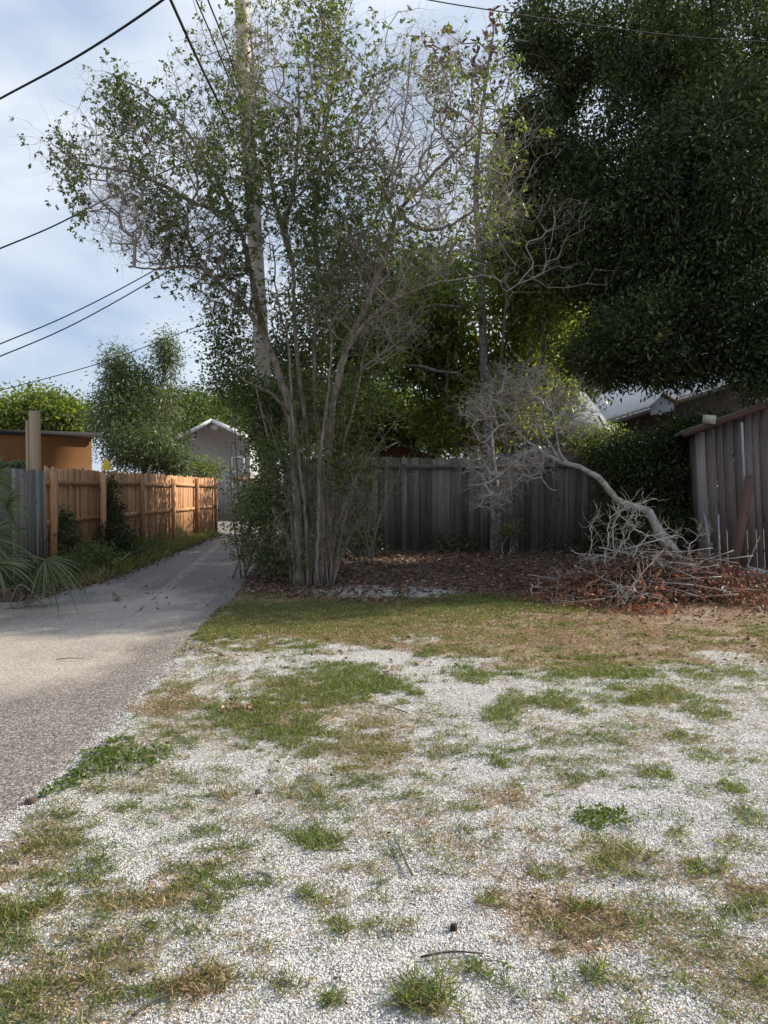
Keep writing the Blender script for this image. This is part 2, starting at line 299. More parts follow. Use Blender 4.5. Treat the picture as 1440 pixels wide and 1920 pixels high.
# ------------------------------------------------------------------ ground
def road_left(y): return np.interp(y, [-5, 9.2, 10.4, 12.8, 16, 25.3, 40, 60], [-12, -12, -5.0, -4.75, -5.0, -5.65, -9, -9.5])
def road_right(y): return np.interp(y, [-5, 2, 3.4, 4.6, 7, 9, 11, 16, 24, 34, 60], [-1.65, -1.7, -1.72, -1.76, -1.92, -2.05, -2.2, -2.75, -3.6, -4.6, -6])
patch = [  # u, v, ru, rv, kind, density, height
 (190,1430,95,30,'m',1,.03),(115,1480,30,16,'m',.7,.03),(620,1290,140,36,'g',1,.06),(700,1292,85,20,'g',1,.06),(520,1360,75,38,'g',.8,.06),(445,1345,50,22,'g',1,.06),(560,1390,60,30,'g',.7,.05),
 (480,1165,110,26,'o',1,.06),(420,1180,45,26,'g',.8,.06),(600,1180,170,30,'o',1,.05),(600,1150,160,14,'g',.9,.06),(760,1146,190,20,'o',1,.05),(900,1132,120,13,'g',.9,.06),(1050,1140,60,14,'g',.5,.07),
 (940,1352,30,16,'g',.9,.08),(965,1320,32,16,'g',.8,.07),(1050,1322,38,20,'g',.8,.08),(700,1412,100,42,'o',1,.05),(820,1400,60,20,'o',.6,.05),(885,1273,48,12,'g',.9,.06),(800,1228,18,10,'g',1,.06),
 (1130,1266,95,12,'g',.9,.05),(1040,1280,40,14,'g',.5,.05),(1230,1310,60,18,'o',1,.07),(1160,1320,40,10,'g',.7,.05),(1310,1335,35,20,'g',.7,.06),(1380,1265,60,12,'g',.5,.05),(1310,1270,30,10,'g',.6,.05),
 (1140,1545,46,19,'m',1,.035),(1152,1618,58,30,'o',1,.09),(1320,1640,32,16,'g',1,.07),(600,1585,42,18,'g',1,.08),(570,1490,62,18,'o',1,.06),(425,1485,36,18,'o',.7,.07),(318,1385,24,9,'g',1,.05),(325,1325,62,24,'b',1,.04),(330,1298,40,12,'o',.8,.05),
 (225,1525,35,12,'g',1,.05),(100,1560,60,40,'o',1,.06),(60,1620,90,45,'o',1,.06),(140,1650,60,25,'g',.8,.06),(30,1700,60,60,'o',.9,.07),(0,1760,70,80,'g',.9,.08),(130,1720,100,25,'o',.7,.06),(270,1690,120,24,'o',.9,.06),(300,1660,50,20,'b',.6,.05),
 (370,1635,50,18,'g',.8,.06),(390,1670,60,20,'g',.7,.06),(290,1700,70,22,'b',.8,.06),(120,1830,130,60,'o',.6,.065),(120,1890,120,40,'g',.6,.07),(190,1800,60,40,'o',.5,.06),(240,1770,30,25,'o',.8,.07),(370,1858,60,25,'b',1,.08),(410,1850,60,25,'o',.6,.08),(280,1870,40,25,'g',.6,.07),
 (420,1620,80,20,'b',.5,.05),(480,1670,60,14,'g',.6,.05),(410,1715,30,14,'g',.9,.06),(570,1690,25,12,'g',1,.07),(490,1780,30,30,'o',.5,.06),(620,1710,35,30,'o',.5,.05),(365,1780,20,12,'g',.8,.06),(270,1830,40,30,'o',.6,.06),(640,1750,25,15,'g',.6,.06),
 (800,1882,52,26,'g',1,.11),(790,1900,40,20,'o',1,.1),(1112,1840,24,24,'g',1,.09),(960,1700,60,22,'g',.7,.08),(985,1710,90,35,'b',.8,.06),(1080,1745,130,50,'b',.9,.06),(1090,1760,80,40,'o',.6,.06),(870,1595,70,20,'b',.6,.05),(880,1640,60,20,'o',.6,.06),(950,1640,80,26,'b',.6,.05),
 (760,1690,60,20,'o',.6,.06),(730,1740,50,20,'o',.5,.06),(1380,1722,46,16,'g',.9,.07),(1350,1750,30,16,'g',.8,.08),(1410,1675,45,24,'b',1,.06),(1390,1590,30,16,'o',.7,.06),(1410,1540,30,20,'g',.5,.06),(1260,1580,25,25,'o',.5,.06),(1230,1460,36,11,'g',1,.06),(930,1440,18,10,'g',1,.06),
 (1100,1470,40,14,'g',.6,.05),(1370,1485,25,9,'g',.9,.05),(1060,1480,25,9,'g',.8,.05),(940,1500,60,20,'b',.9,.05),(920,1490,50,16,'o',.5,.05),(700,1360,40,12,'o',.5,.05),(760,1380,35,12,'b',.6,.04),(1320,1425,40,14,'g',.5,.05),(1000,1380,60,12,'g',.5,.05),(860,1520,40,12,'g',.5,.05),
 (900,1560,50,14,'b',.5,.05),(700,1560,50,30,'b',.35,.05),(1200,1860,60,20,'o',.4,.06),(1410,1850,30,15,'g',.7,.07),(960,1880,30,20,'g',.5,.07),(620,1885,20,10,'g',.5,.07),(560,1860,40,20,'o',.35,.06),(480,1150,90,16,'o',.9,.05),(370,1225,50,12,'o',.5,.05),(430,1275,50,9,'b',.5,.04),(395,1250,40,8,'o',.5,.05),
 (460,1215,60,10,'o',.6,.05),(1290,1390,40,10,'g',.5,.05),(1130,1390,60,12,'g',.4,.05),(1000,1440,50,10,'g',.3,.05),(1100,1710,30,12,'g',.7,.07),(1030,1650,30,12,'g',.5,.06),(900,1830,25,14,'g',.5,.06),(700,1640,40,16,'b',.4,.05)]
def zones(x, y):
    """material weights of the ground: gravel, dry grass thatch, leaf litter"""
    u, v = UV(np.stack([x, y, 0 * x], -1))
    wv = (fbm(x * 1.1, y * 1.1, 3) - .5) * 2
    w2 = (fbm(x * 4, y * 4, 9) - .5) * 2
    yb = np.interp(x, [-2, -1.3, -.8, -.3, 0.3, 1.0, 2.0, 3.0, 4.5], [9.0, 8.6, 7.9, 7.3, 6.7, 6.5, 6.6, 6.7, 6.3])
    gravel = 1 - smooth(-.35, .35, y - yb + wv * .9 + w2 * .25)
    def ell(uu, vv, ru, rv, k=1.0):
        cx, cy = G(uu, vv); rx = ru * cy / F; ry = rv * cy * cy / (H * F)
        q = np.sqrt(((x - cx) / rx) ** 2 + ((y - cy) / ry) ** 2) + wv * .45 + w2 * .2
        return (1 - smooth(.7, 1.1, q)) * k
    gravel = np.maximum(gravel, ell(700, 1112, 160, 13, .9)); gravel = np.maximum(gravel, ell(620, 1222, 70, 14, .8)); gravel = np.maximum(gravel, ell(780, 1200, 55, 12, .7))
    gravel = np.maximum(gravel, ell(440, 1260, 110, 60, .95)); gravel = np.maximum(gravel, ell(1360, 1235, 70, 14, .8))
    for (a, b_, c_, d_, e_) in ((1080, 1740, 150, 60, .6), (1000, 1690, 120, 40, .5), (120, 1850, 170, 90, .55), (50, 1620, 110, 70, .5), (320, 1335, 70, 26, .6), (700, 1420, 110, 40, .45), (250, 1690, 150, 35, .45), (560, 1310, 130, 60, .4), (1200, 1625, 60, 25, .4), (920, 1500, 70, 25, .35)):
        gravel = gravel * (1 - ell(a, b_, c_, d_, e_))
    for (a, b_, c_, d_, kd_, e_, h_) in patch:
        if kd_ != 'm': gravel = gravel * (1 - ell(a, b_, c_ * .95, d_ * .95, .45 * e_ + (.2 if kd_ == 'b' else 0)))
    gravel = gravel * (1 - .5 * smooth(.60, .72, fbm(x * 1.7, y * 1.7, 201) * .5 + fbm(x * 5, y * 5, 203) * .3 + fbm(x * 17, y * 22, 207) * .4))
    far = smooth(9.6, 11.2, y + wv * .8)
    litter = far; left = smooth(-4.6, -5.2, x)
    gravel = np.where(y > 30, .35, gravel)
    gravel = gravel * (1 - smooth(-4.7, -5.0, x))
    return gravel, 1 - far, litter
def gheight(x, y):
    n = fbm(x * .9, y * .9, 21) - .5; n2 = fbm(x * 7, y * 7, 33) - .5
    base = .018 + .035 * n + .018 * n2
    base = base + .10 * smooth(11, 17, y) * smooth(-2, 0, x)
    inr = np.minimum(x - road_left(y), road_right(y) - x) + (fbm(x * 6, y * 6, 51) - .5) * .16 + (fbm(x * 25, y * 25, 55) - .5) * .06
    return np.where(np.abs(x) < 60, base * (1 - smooth(-.12, .04, inr)) - .06 * smooth(-.05, .12, inr), 0)
def axis(a, b, step, lim):
    c = list(np.arange(a, b, step)); s = step
    lo = []; p = a
    while p > -lim: s *= 1.25; p -= s; lo.append(p)
    s = step; p = c[-1]; hi = []
    while p < lim: s *= 1.25; p += s; hi.append(p)
    return np.array(lo[::-1] + c + hi)
xs = axis(-6.5, 7.5, .055, 900); ys = axis(1.2, 13.5, .06, 900)
X, Y = np.meshgrid(xs, ys); Z = gheight(X, Y); nx, ny = len(xs), len(ys)
ii = (np.arange(ny - 1)[:, None] * nx + np.arange(nx - 1)[None]).ravel()
g_, dr_, li_ = zones(X, Y)
col = np.stack([g_, dr_, li_, np.ones_like(g_)], -1).reshape(-1, 4)
m, n, l, b = mat_base('ground_soil')
a = attr(n, 'zone'); sep = n.new('ShaderNodeSeparateColor'); l.new(a.outputs['Color'], sep.inputs[0])
vo = tex(n, l, 'Voronoi', 75, (1, 1, 1)); vo.inputs['Randomness'].default_value = 1
gr = ramp(n, [(0, (.20, .20, .20)), (.25, (.38, .38, .375)), (.6, (.50, .50, .495)), (1, (.66, .66, .655))])
sc_ = n.new('ShaderNodeSeparateColor'); l.new(vo.outputs['Color'], sc_.inputs[0]); l.new(sc_.outputs[0], gr.inputs[0])
bn = tex(n, l, 'Noise', 2.2, (1, 1, 1), 6, .6); grd = mixrgb(n, l, bn.outputs[0], (1, 1, 1), (.78, .75, .70)); grc = mixrgb(n, l, .6, gr.outputs[0], grd, 'MULTIPLY')
vd = tex(n, l, 'Voronoi', 55, (1, 1.6, 1)); sv = n.new('ShaderNodeSeparateColor'); l.new(vd.outputs['Color'], sv.inputs[0])
dr = ramp(n, [(0, (.13, .095, .07)), (.5, (.27, .20, .15)), (.85, (.42, .31, .23)), (1, (.23, .22, .12))]); l.new(sv.outputs[1], dr.inputs[0])
lr = ramp(n, [(0, (.05, .035, .03)), (.5, (.09, .06, .05)), (.9, (.16, .10, .08)), (1, (.28, .22, .18))]); l.new(sv.outputs[2], lr.inputs[0])
c1 = mixrgb(n, l, sep.outputs[2], dr.outputs[0], lr.outputs[0])
nn_ = tex(n, l, 'Noise', 30, (1, 1, 1), 5, .75); ma = n.new('ShaderNodeMath'); ma.operation = 'MULTIPLY_ADD'; l.new(nn_.outputs[0], ma.inputs[0]); ma.inputs[1].default_value = 1.6; ma.inputs[2].default_value = -.8
mb = n.new('ShaderNodeMath'); mb.operation = 'ADD'; l.new(ma.outputs[0], mb.inputs[0]); l.new(sep.outputs[0], mb.inputs[1]); mb.use_clamp = True
rr = ramp(n, [(.35, (0, 0, 0)), (.65, (1, 1, 1))]); l.new(mb.outputs[0], rr.inputs[0])
cc = mixrgb(n, l, rr.outputs[0], c1, grc); l.new(cc, b.inputs['Base Color']); b.inputs['Roughness'].default_value = .95
b1 = bump(n, l, vo.outputs['Distance'], b, 1.0, -.012); bump(n, l, nn_.outputs[0], b, .6, .02, b1)
ground = mk('ground', np.stack([X, Y, Z], -1), [np.stack([ii, ii + 1, ii + 1 + nx, ii + nx], -1)], m, None, {'zone': col}, True)
setp(ground, kind='structure')

# road sheet
rx_ = axis(-13, -1.2, .25, 16); ry_ = axis(-3, 62, .5, 64)
rx_ = rx_[(rx_ > -16) & (rx_ < -1.1)]; RX, RY = np.meshgrid(rx_, ry_)
RZ = .012 * (fbm(RX * .5, RY * .5, 77) - .5); ii = (np.arange(len(ry_) - 1)[:, None] * len(rx_) + np.arange(len(rx_) - 1)[None]).ravel(); k = len(rx_)
m, n, l, b = mat_base('asphalt')
t = n.new('ShaderNodeTexCoord'); s_ = n.new('ShaderNodeSeparateXYZ'); l.new(t.outputs['Object'], s_.inputs[0])
vo = tex(n, l, 'Voronoi', 110, (1, 1, 1)); sv = n.new('ShaderNodeSeparateColor'); l.new(vo.outputs['Color'], sv.inputs[0])
ar = ramp(n, [(0, (.055, .05, .047)), (.5, (.14, .125, .118)), (.8, (.25, .225, .21)), (1, (.48, .45, .42))]); l.new(sv.outputs[0], ar.inputs[0])
sr = ramp(n, [(0, (.20, .18, .16)), (.5, (.36, .33, .295)), (1, (.56, .52, .47))]); l.new(sv.outputs[1], sr.inputs[0])
big = tex(n, l, 'Noise', 1.3, (1, .6, 1), 7, .62)
# sand washed over the left of the lane
f1 = n.new('ShaderNodeMapRange'); f1.inputs[1].default_value = -2.05; f1.inputs[2].default_value = -2.85; l.new(s_.outputs[0], f1.inputs[0])
f2 = n.new('ShaderNodeMapRange'); f2.inputs[1].default_value = 4.4; f2.inputs[2].default_value = 6.4; l.new(s_.outputs[1], f2.inputs[0])
f3 = n.new('ShaderNodeMapRange'); f3.inputs[1].default_value = 13.5; f3.inputs[2].default_value = 9.5; l.new(s_.outputs[1], f3.inputs[0])
p1 = n.new('ShaderNodeMath'); p1.operation = 'MULTIPLY'; l.new(f1.outputs[0], p1.inputs[0]); l.new(f2.outputs[0], p1.inputs[1])
p2 = n.new('ShaderNodeMath'); p2.operation = 'MULTIPLY'; l.new(p1.outputs[0], p2.inputs[0]); l.new(f3.outputs[0], p2.inputs[1])
p3 = n.new('ShaderNodeMath'); p3.operation = 'MULTIPLY_ADD'; l.new(big.outputs[0], p3.inputs[0]); p3.inputs[1].default_value = 1.5; p3.inputs[2].default_value = -.72
p4 = n.new('ShaderNodeMath'); p4.operation = 'ADD'; l.new(p2.outputs[0], p4.inputs[0]); l.new(p3.outputs[0], p4.inputs[1])
pr = ramp(n, [(.3, (0, 0, 0)), (.85, (.85, .85, .85))]); l.new(p4.outputs[0], pr.inputs[0])
c0 = mixrgb(n, l, pr.outputs[0], ar.outputs[0], sr.outputs[0])
bl = mixrgb(n, l, big.outputs[0], (.55, .55, .58), (1.4, 1.36, 1.3)); c1 = mixrgb(n, l, 1.0, c0, bl, 'MULTIPLY')
wob = tex(n, l, 'Noise', 2.5, (1, 1, 1), 5, .7); m1 = n.new('ShaderNodeMath'); m1.operation = 'MULTIPLY_ADD'; l.new(s_.outputs[1], m1.inputs[0]); m1.inputs[1].default_value = .13; l.new(s_.outputs[0], m1.inputs[2])
m2_ = n.new('ShaderNodeMath'); m2_.operation = 'MULTIPLY_ADD'; l.new(wob.outputs[0], m2_.inputs[0]); m2_.inputs[1].default_value = .16; l.new(m1.outputs[0], m2_.inputs[2])
m3 = n.new('ShaderNodeMath'); m3.operation = 'ADD'; l.new(m2_.outputs[0], m3.inputs[0]); m3.inputs[1].default_value = 1.81
m4 = n.new('ShaderNodeMath'); m4.operation = 'ABSOLUTE'; l.new(m3.outputs[0], m4.inputs[0]); ckr = ramp(n, [(.010, (1, 1, 1)), (.028, (0, 0, 0))]); l.new(m4.outputs[0], ckr.inputs[0])
ygate = n.new('ShaderNodeMapRange'); ygate.inputs[1].default_value = 8.5; ygate.inputs[2].default_value = 7.0; ygate.inputs[3].default_value = 0; ygate.inputs[4].default_value = 1; l.new(s_.outputs[1], ygate.inputs[0]); m5 = n.new('ShaderNodeMath'); l.new(m4.outputs[0], m5.inputs[0]); l.new(ygate.outputs[0], m5.inputs[1]); l.new(m5.outputs[0], ckr.inputs[0]); pl4 = ramp(n, [(.03, (.6, .6, .6)), (.10, (0, 0, 0))]); l.new(m5.outputs[0], pl4.inputs[0]); c1 = mixrgb(n, l, pl4.outputs[0], c1, (.34, .30, .26))
dn = tex(n, l, 'Noise', 1.6, (1, 1, 1), 3); dnr = ramp(n, [(.45, (0, 0, 0)), (.6, (.8, .8, .8))]); l.new(dn.outputs[0], dnr.inputs[0]); ck = n.new('ShaderNodeMath'); ck.operation = 'MULTIPLY'; l.new(ckr.outputs[0], ck.inputs[0]); l.new(dnr.outputs[0], ck.inputs[1])
c2 = mixrgb(n, l, ck.outputs[0], c1, (.05, .045, .04)); l.new(c2, b.inputs['Base Color']); b.inputs['Roughness'].default_value = .9
bump(n, l, vo.outputs['Distance'], b, .7, -.006)
road = mk('road', np.stack([RX, RY, RZ], -1), [np.stack([ii, ii + 1, ii + 1 + k, ii + k], -1)], m, None, None, True); setp(road, kind='structure')

# ------------------------------------------------------------------ gravel stones (cannot be counted: one object)
def stones(N, y0, y1, smin, smax, spill=0):
    y = (R.random(N) * (y1 ** 1.6 - y0 ** 1.6) + y0 ** 1.6) ** (1 / 1.6); x = (R.random(N) - .5) * (y * 1.12 + .5)
    g, _, _ = zones(x, y); inr = np.minimum(x - road_left(y), road_right(y) - x)
    keep = (R.random(N) < g * 1.02 - .02) & (inr < .03 + .08 * R.random(N) ** 3)
    return x[keep], y[keep], R.uniform(smin, smax, keep.sum())
def stone_mesh(x, y, s):
    n = len(x); base = np.array([[1, 0, -.5], [-1, 0, -.5], [0, 1, -.5], [0, -1, -.5], [0, 0, 1]], float)
    v = base[None] * (R.uniform(.6, 1.2, (n, 5, 1))) + R.normal(0, .2, (n, 5, 3)); v *= np.array([1, 1, .62])
    th = R.uniform(0, 6.28, n); c_, q_ = np.cos(th)[:, None], np.sin(th)[:, None]
    vx = v[..., 0] * c_ - v[..., 1] * q_; vy = v[..., 0] * q_ + v[..., 1] * c_; v = np.stack([vx, vy, v[..., 2]], -1)
    z = np.maximum(gheight(x, y), -.002) + s * .35
    V = v * s[:, None, None] * .62 + np.stack([x, y, z], -1)[:, None]
    f = np.array([[0, 2, 4], [2, 1, 4], [1, 3, 4], [3, 0, 4]])
    return V, (np.arange(n)[:, None, None] * 5 + f[None]).reshape(-1, 3), np.repeat(R.random(n), 5)
mg, n, l, b = mat_base('gravel_stone'); a = attr(n); r = ramp(n, [(0, (.16, .155, .15)), (.2, (.34, .335, .33)), (.6, (.50, .497, .495)), (1, (.72, .72, .725))]); l.new(a.outputs['Fac'], r.inputs[0]); l.new(r.outputs[0], b.inputs['Base Color']); b.inputs['Roughness'].default_value = .85
x1, y1, s1 = stones(370000, 1.9, 4.8, .0035, .0085); x2, y2, s2 = stones(130000, 4.6, 8.6, .005, .011)
V, Fc, tt = stone_mesh(np.r_[x1, x2], np.r_[y1, y2], np.r_[s1, s2])
o = mk('gravel', V, [Fc], mg, None, {'tint': tt}); setp(o, 'loose white crushed gravel covering the foreground lot', 'gravel', kind='stuff')

# ------------------------------------------------------------------ grass, weeds
GR = {k: MB() for k in ('g', 'o', 'b')}
def blades(k, x, y, L, W, up, t, z=None):
    n = len(x)
    if not n: return
    inr = np.minimum(x - road_left(y), road_right(y) - x); kp = inr < .05; x, y, t = x[kp], y[kp], t[kp]; n = len(x)
    L = np.broadcast_to(L, (len(kp),))[kp]; th = R.uniform(0, 6.28, n); el = np.clip(R.normal(up, .35, n), .05, 1.5)
    a = np.stack([np.cos(th) * np.cos(el), np.sin(th) * np.cos(el), np.sin(el)], -1)
    GR[k].leaves(np.stack([x, y, np.maximum(gheight(x, y), -.002) + .003], -1), a, L, W, t, .3, .12)
for (u, v, ru, rv, kd, de, hh) in patch:
    cx, cy = G(u, v); rx = ru * cy / F; ry = rv * cy * cy / (H * F); area = math.pi * rx * ry
    N = int(area * de * (19000 if kd == 'g' else 14000 if kd != 'm' else 16000)) + 90
    r = np.sqrt(R.random(N)) * 1.4; th = R.uniform(0, 6.28, N); x = cx + rx * r * np.cos(th); y = cy + ry * r * np.sin(th)
    w = fbm(x * 9, y * 9, 5) * 1.0 + fbm(x * 2.4, y * 2.4, 15) * .6
    w = w + (fbm(x * 22, y * 30, 25, 3) - .5) * 1.1; kp = (r < .9 + (w - .8) * 2.6) & (w > (.53 if kd in 'gm' else .56) + .20 * r + (.1 if de < .7 else 0)); x, y = x[kp], y[kp]; n_ = len(x)
    if kd == 'm':
        th = R.uniform(0, 6.28, n_); z = gheight(x, y) + R.uniform(.005, .03, n_); a = np.stack([np.cos(th), np.sin(th), R.uniform(-.1, .5, n_)], -1)
        GR['g'].leaves(np.stack([x, y, z], -1), a, .019, .017, R.uniform(0, .8, n_), .1)
    else:
        far = max(1, cy / 6)
        blades(kd, x, y, R.uniform(.5, 1.15, n_) * hh * .82, .0034 * far + .001, .65 if kd != 'b' else .3, R.random(n_) ** (1.2))
        blades('b', x[::8], y[::8], hh * .8, .003 * far, .35, R.random(len(x[::8])))
        if kd == 'g': blades('o', x[::3], y[::3], hh * .7, .003 * far, .5, R.random(len(x[::3])))
        if kd == 'o': blades('g', x[::4], y[::4], hh * .8, .003 * far, .6, R.random(len(x[::4])))
# small scattered tufts over the gravel
N = 7500; y = R.uniform(2.0, 8.5, N); x = (R.random(N) - .5) * y * 1.1; cl = fbm(x * .8, y * .8, 91)
cl = cl * .6 + fbm(x * 3.5, y * 3.5, 92) * .4; kp = (R.random(N) < smooth(.36, .62, cl) * .9) & (x > road_right(y) + .1)
for cx, cy in zip(x[kp], y[kp]):
    q = random.random(); n_ = int(R.uniform(4, 40) * R.random() + 5); rr_ = R.uniform(.006, .05); k_ = 'g' if q < .45 else ('o' if q < .75 else 'b')
    px = cx + R.normal(0, rr_ * 1.3, n_); py = cy + R.normal(0, rr_, n_)
    blades(k_, px, py, R.uniform(.02, .06, n_), .0035 * max(1, cy / 6), R.uniform(.2, .8), R.random(n_))
N = 2600; y = R.uniform(2.3, 8.6, N); x = (R.random(N) - .5) * (y * 1.12 + .5); cl = fbm(x * .9, y * .9, 191) * .5 + fbm(x * 3, y * 3, 192) * .5
kp = (R.random(N) < smooth(.46, .64, cl) * .55 * (.35 + .65 * smooth(3, 5, y))) & (x > road_right(y) + .1)
for cx, cy in zip(x[kp], y[kp]):
    L_ = R.uniform(.04, .16); az = R.normal(0, .35); n_ = int(L_ * 900); rr_ = R.uniform(.012, .03); q_ = R.uniform(-1, 1, n_)
    px = cx + q_ * L_ * math.cos(az) + R.normal(0, rr_, n_); py = cy + q_ * L_ * math.sin(az) + R.normal(0, rr_, n_); k_ = 'g' if random.random() < .75 else 'o'
    blades(k_, px, py, R.uniform(.02, .055, n_), .0038 * max(1, cy / 5), R.uniform(.3, .9), R.random(n_) * .75)
# single straws on the gravel
N = 9000; y = R.uniform(2.0, 8.0, N); x = (R.random(N) - .5) * y * 1.1; kp = (R.random(N) < smooth(.4, .68, fbm(x * 1.4, y * 1.4, 97))) & (x > road_right(y)); blades('b', x[kp], y[kp], R.uniform(.02, .06, kp.sum()), .003, .15, R.random(kp.sum()))
# the dry band and the thin grass under the trees
def band(k, N, x0, x1, y0, y1, L, W, up, seed, th0, fn=None):
    x = R.uniform(x0, x1, N); y = R.uniform(y0, y1, N); g, d_, li = zones(x, y); w = fbm(x * 3, y * 3, seed) + (fbm(x * 11, y * 11, seed + 3) - .5) * .6
    kp = (w > th0) & (R.random(N) > g * 1.1)
    if fn is not None: kp &= fn(x, y)
    n_ = kp.sum(); blades(k, x[kp], y[kp], R.uniform(.5, 1.1, n_) * L, W, up, R.random(n_))
band('b', 95000, -1.9, 6, 6.2, 11, .05, .0055, .3, 41, .42)
band('o', 26000, -1.9, 6, 6.2, 11.2, .05, .0055, .5, 43, .53)
band('g', 42000, -2.1, 2.2, 7.6, 11.4, .05, .006, .6, 47, .53)
band('b', 40000, -2.1, 3, 7.4, 11.6, .05, .006, .3, 147, .40)
band('o', 12000, -1.5, 7, 10.5, 13, .05, .006, .5, 49, .55)
band('g', 22000, -5.9, -4.7, 13.5, 27, .22, .012, .9, 61, .25, lambda x, y: (x < road_left(y) + .1))
band('o', 12000, -5.9, -4.6, 12, 27, .30, .012, 1.0, 63, .3, lambda x, y: (x < road_left(y) + .05))
band('b', 9000, -5.9, -4.4, 11, 27, .12, .01, .4, 65, .3)
def mott(x, y): return (fbm(x * 1.7, y * 1.7, 201) * .5 + fbm(x * 5, y * 5, 203) * .3 + fbm(x * 17, y * 22, 207) * .4 > .66) & (x > road_right(y) + .05)
band2 = lambda k, N, L, W, up, sd: (lambda yy, xx: (lambda kp: blades(k, xx[kp], yy[kp], R.uniform(.5, 1.1, kp.sum()) * L, W, up, R.random(kp.sum())))(mott(xx + sd, yy) & (R.random(len(xx)) < .8)))(*(lambda q: (q, (R.random(N) - .5) * q * 1.12))(R.uniform(1.9, 5.5, N)))
band2('b', 80000, .04, .003, .2, 0.0); band2('o', 45000, .04, .003, .4, .03); band2('g', 26000, .035, .003, .5, .06)
lab = {'g': ('green grass and mat weeds growing in patches through the gravel', 'grass_green', 'green_grass'), 'o': ('olive half-dry grass in patches through the gravel', 'grass_olive', 'olive_grass'), 'b': ('brown dead grass and straw lying over the gravel and soil', 'grass_dry', 'dry_grass')}
for k_, (a_, b_, c_) in lab.items(): setp(GR[k_].build(c_, M[b_]), a_, 'grass', kind='stuff')
# leaf litter
lt = MB(); N = 14000; x = R.uniform(-2.6, 6.5, N); y = R.uniform(9.6, 17.2, N); w = fbm(x * 1.3, y * 1.3, 71); kp = (x > road_right(y) + .1) & (w + (y - 11) * .25 > .42) ; x, y = x[kp], y[kp]
n_ = len(x); th = R.uniform(0, 6.28, n_); lt.leaves(np.stack([x, y, gheight(x, y) + R.uniform(.005, .04, n_)], -1), np.stack([np.cos(th), np.sin(th), R.uniform(-.15, .4, n_)], -1), R.uniform(.05, .11, n_), R.uniform(.025, .045, n_), R.random(n_), .3)
N = 1400; x = R.uniform(-1.9, 5, N); y = R.uniform(6.5, 10.5, N); kp = R.random(N) < .25 + .5 * smooth(0, 4, x); x, y = x[kp], y[kp]; n_ = len(x); th = R.uniform(0, 6.28, n_)
lt.leaves(np.stack([x, y, gheight(x, y) + .012], -1), np.stack([np.cos(th), np.sin(th), R.uniform(0, .3, n_)], -1), R.uniform(.03, .08, n_), R.uniform(.02, .035, n_), R.uniform(.3, 1, n_), .3)
N = 2500; y = R.uniform(10, 27, N); x = road_left(y) + R.normal(.02, .14, N); th = R.uniform(0, 6.28, N)
lt.leaves(np.stack([x, y, np.full(N, .02)], -1), np.stack([np.cos(th), np.sin(th), R.uniform(0, .3, N)], -1), R.uniform(.04, .08, N), .03, R.random(N), .3)
N = 160; x = R.normal(-2.3, .7, N); y = R.uniform(9.5, 20, N); th = R.uniform(0, 6.28, N)
lt.leaves(np.stack([x, y, np.full(N, .02) + np.maximum(gheight(x, y), 0)], -1), np.stack([np.cos(th), np.sin(th), R.uniform(0, .3, N)], -1), R.uniform(.04, .08, N), .03, R.random(N), .3)
for (u, v, rr_, nn2) in ((450, 1342, .05, 34), (373, 1226, .06, 20), (735, 1270, .06, 20)):
    cx, cy = G(u, v); px = cx + R.normal(0, rr_, nn2); py = cy + R.normal(0, rr_, nn2); th = R.uniform(0, 6.28, nn2)
    lt.leaves(np.stack([px, py, gheight(px, py) + R.uniform(.02, .06, nn2)], -1), np.stack([np.cos(th), np.sin(th), R.uniform(-.2, .6, nn2)], -1), .045, .022, R.uniform(.6, 1, nn2), .3)
N = 700; y = R.uniform(2.2, 7.5, N); x = (R.random(N) - .5) * y * 1.05; kp = (x > road_right(y) + .1) & (fbm(x * 2, y * 2, 333) > .45); x, y = x[kp], y[kp]; n_ = len(x); th = R.uniform(0, 6.28, n_)
lt.leaves(np.stack([x, y, gheight(x, y) + .012], -1), np.stack([np.cos(th), np.sin(th), R.uniform(0, .2, n_)], -1), R.uniform(.012, .035, n_), R.uniform(.006, .014, n_), R.uniform(0, .5, n_), .2)
setp(lt.build('leaf_litter', M['leaf_litter']), 'fallen brown leaves littering the soil under the trees', 'leaf litter', kind='stuff')

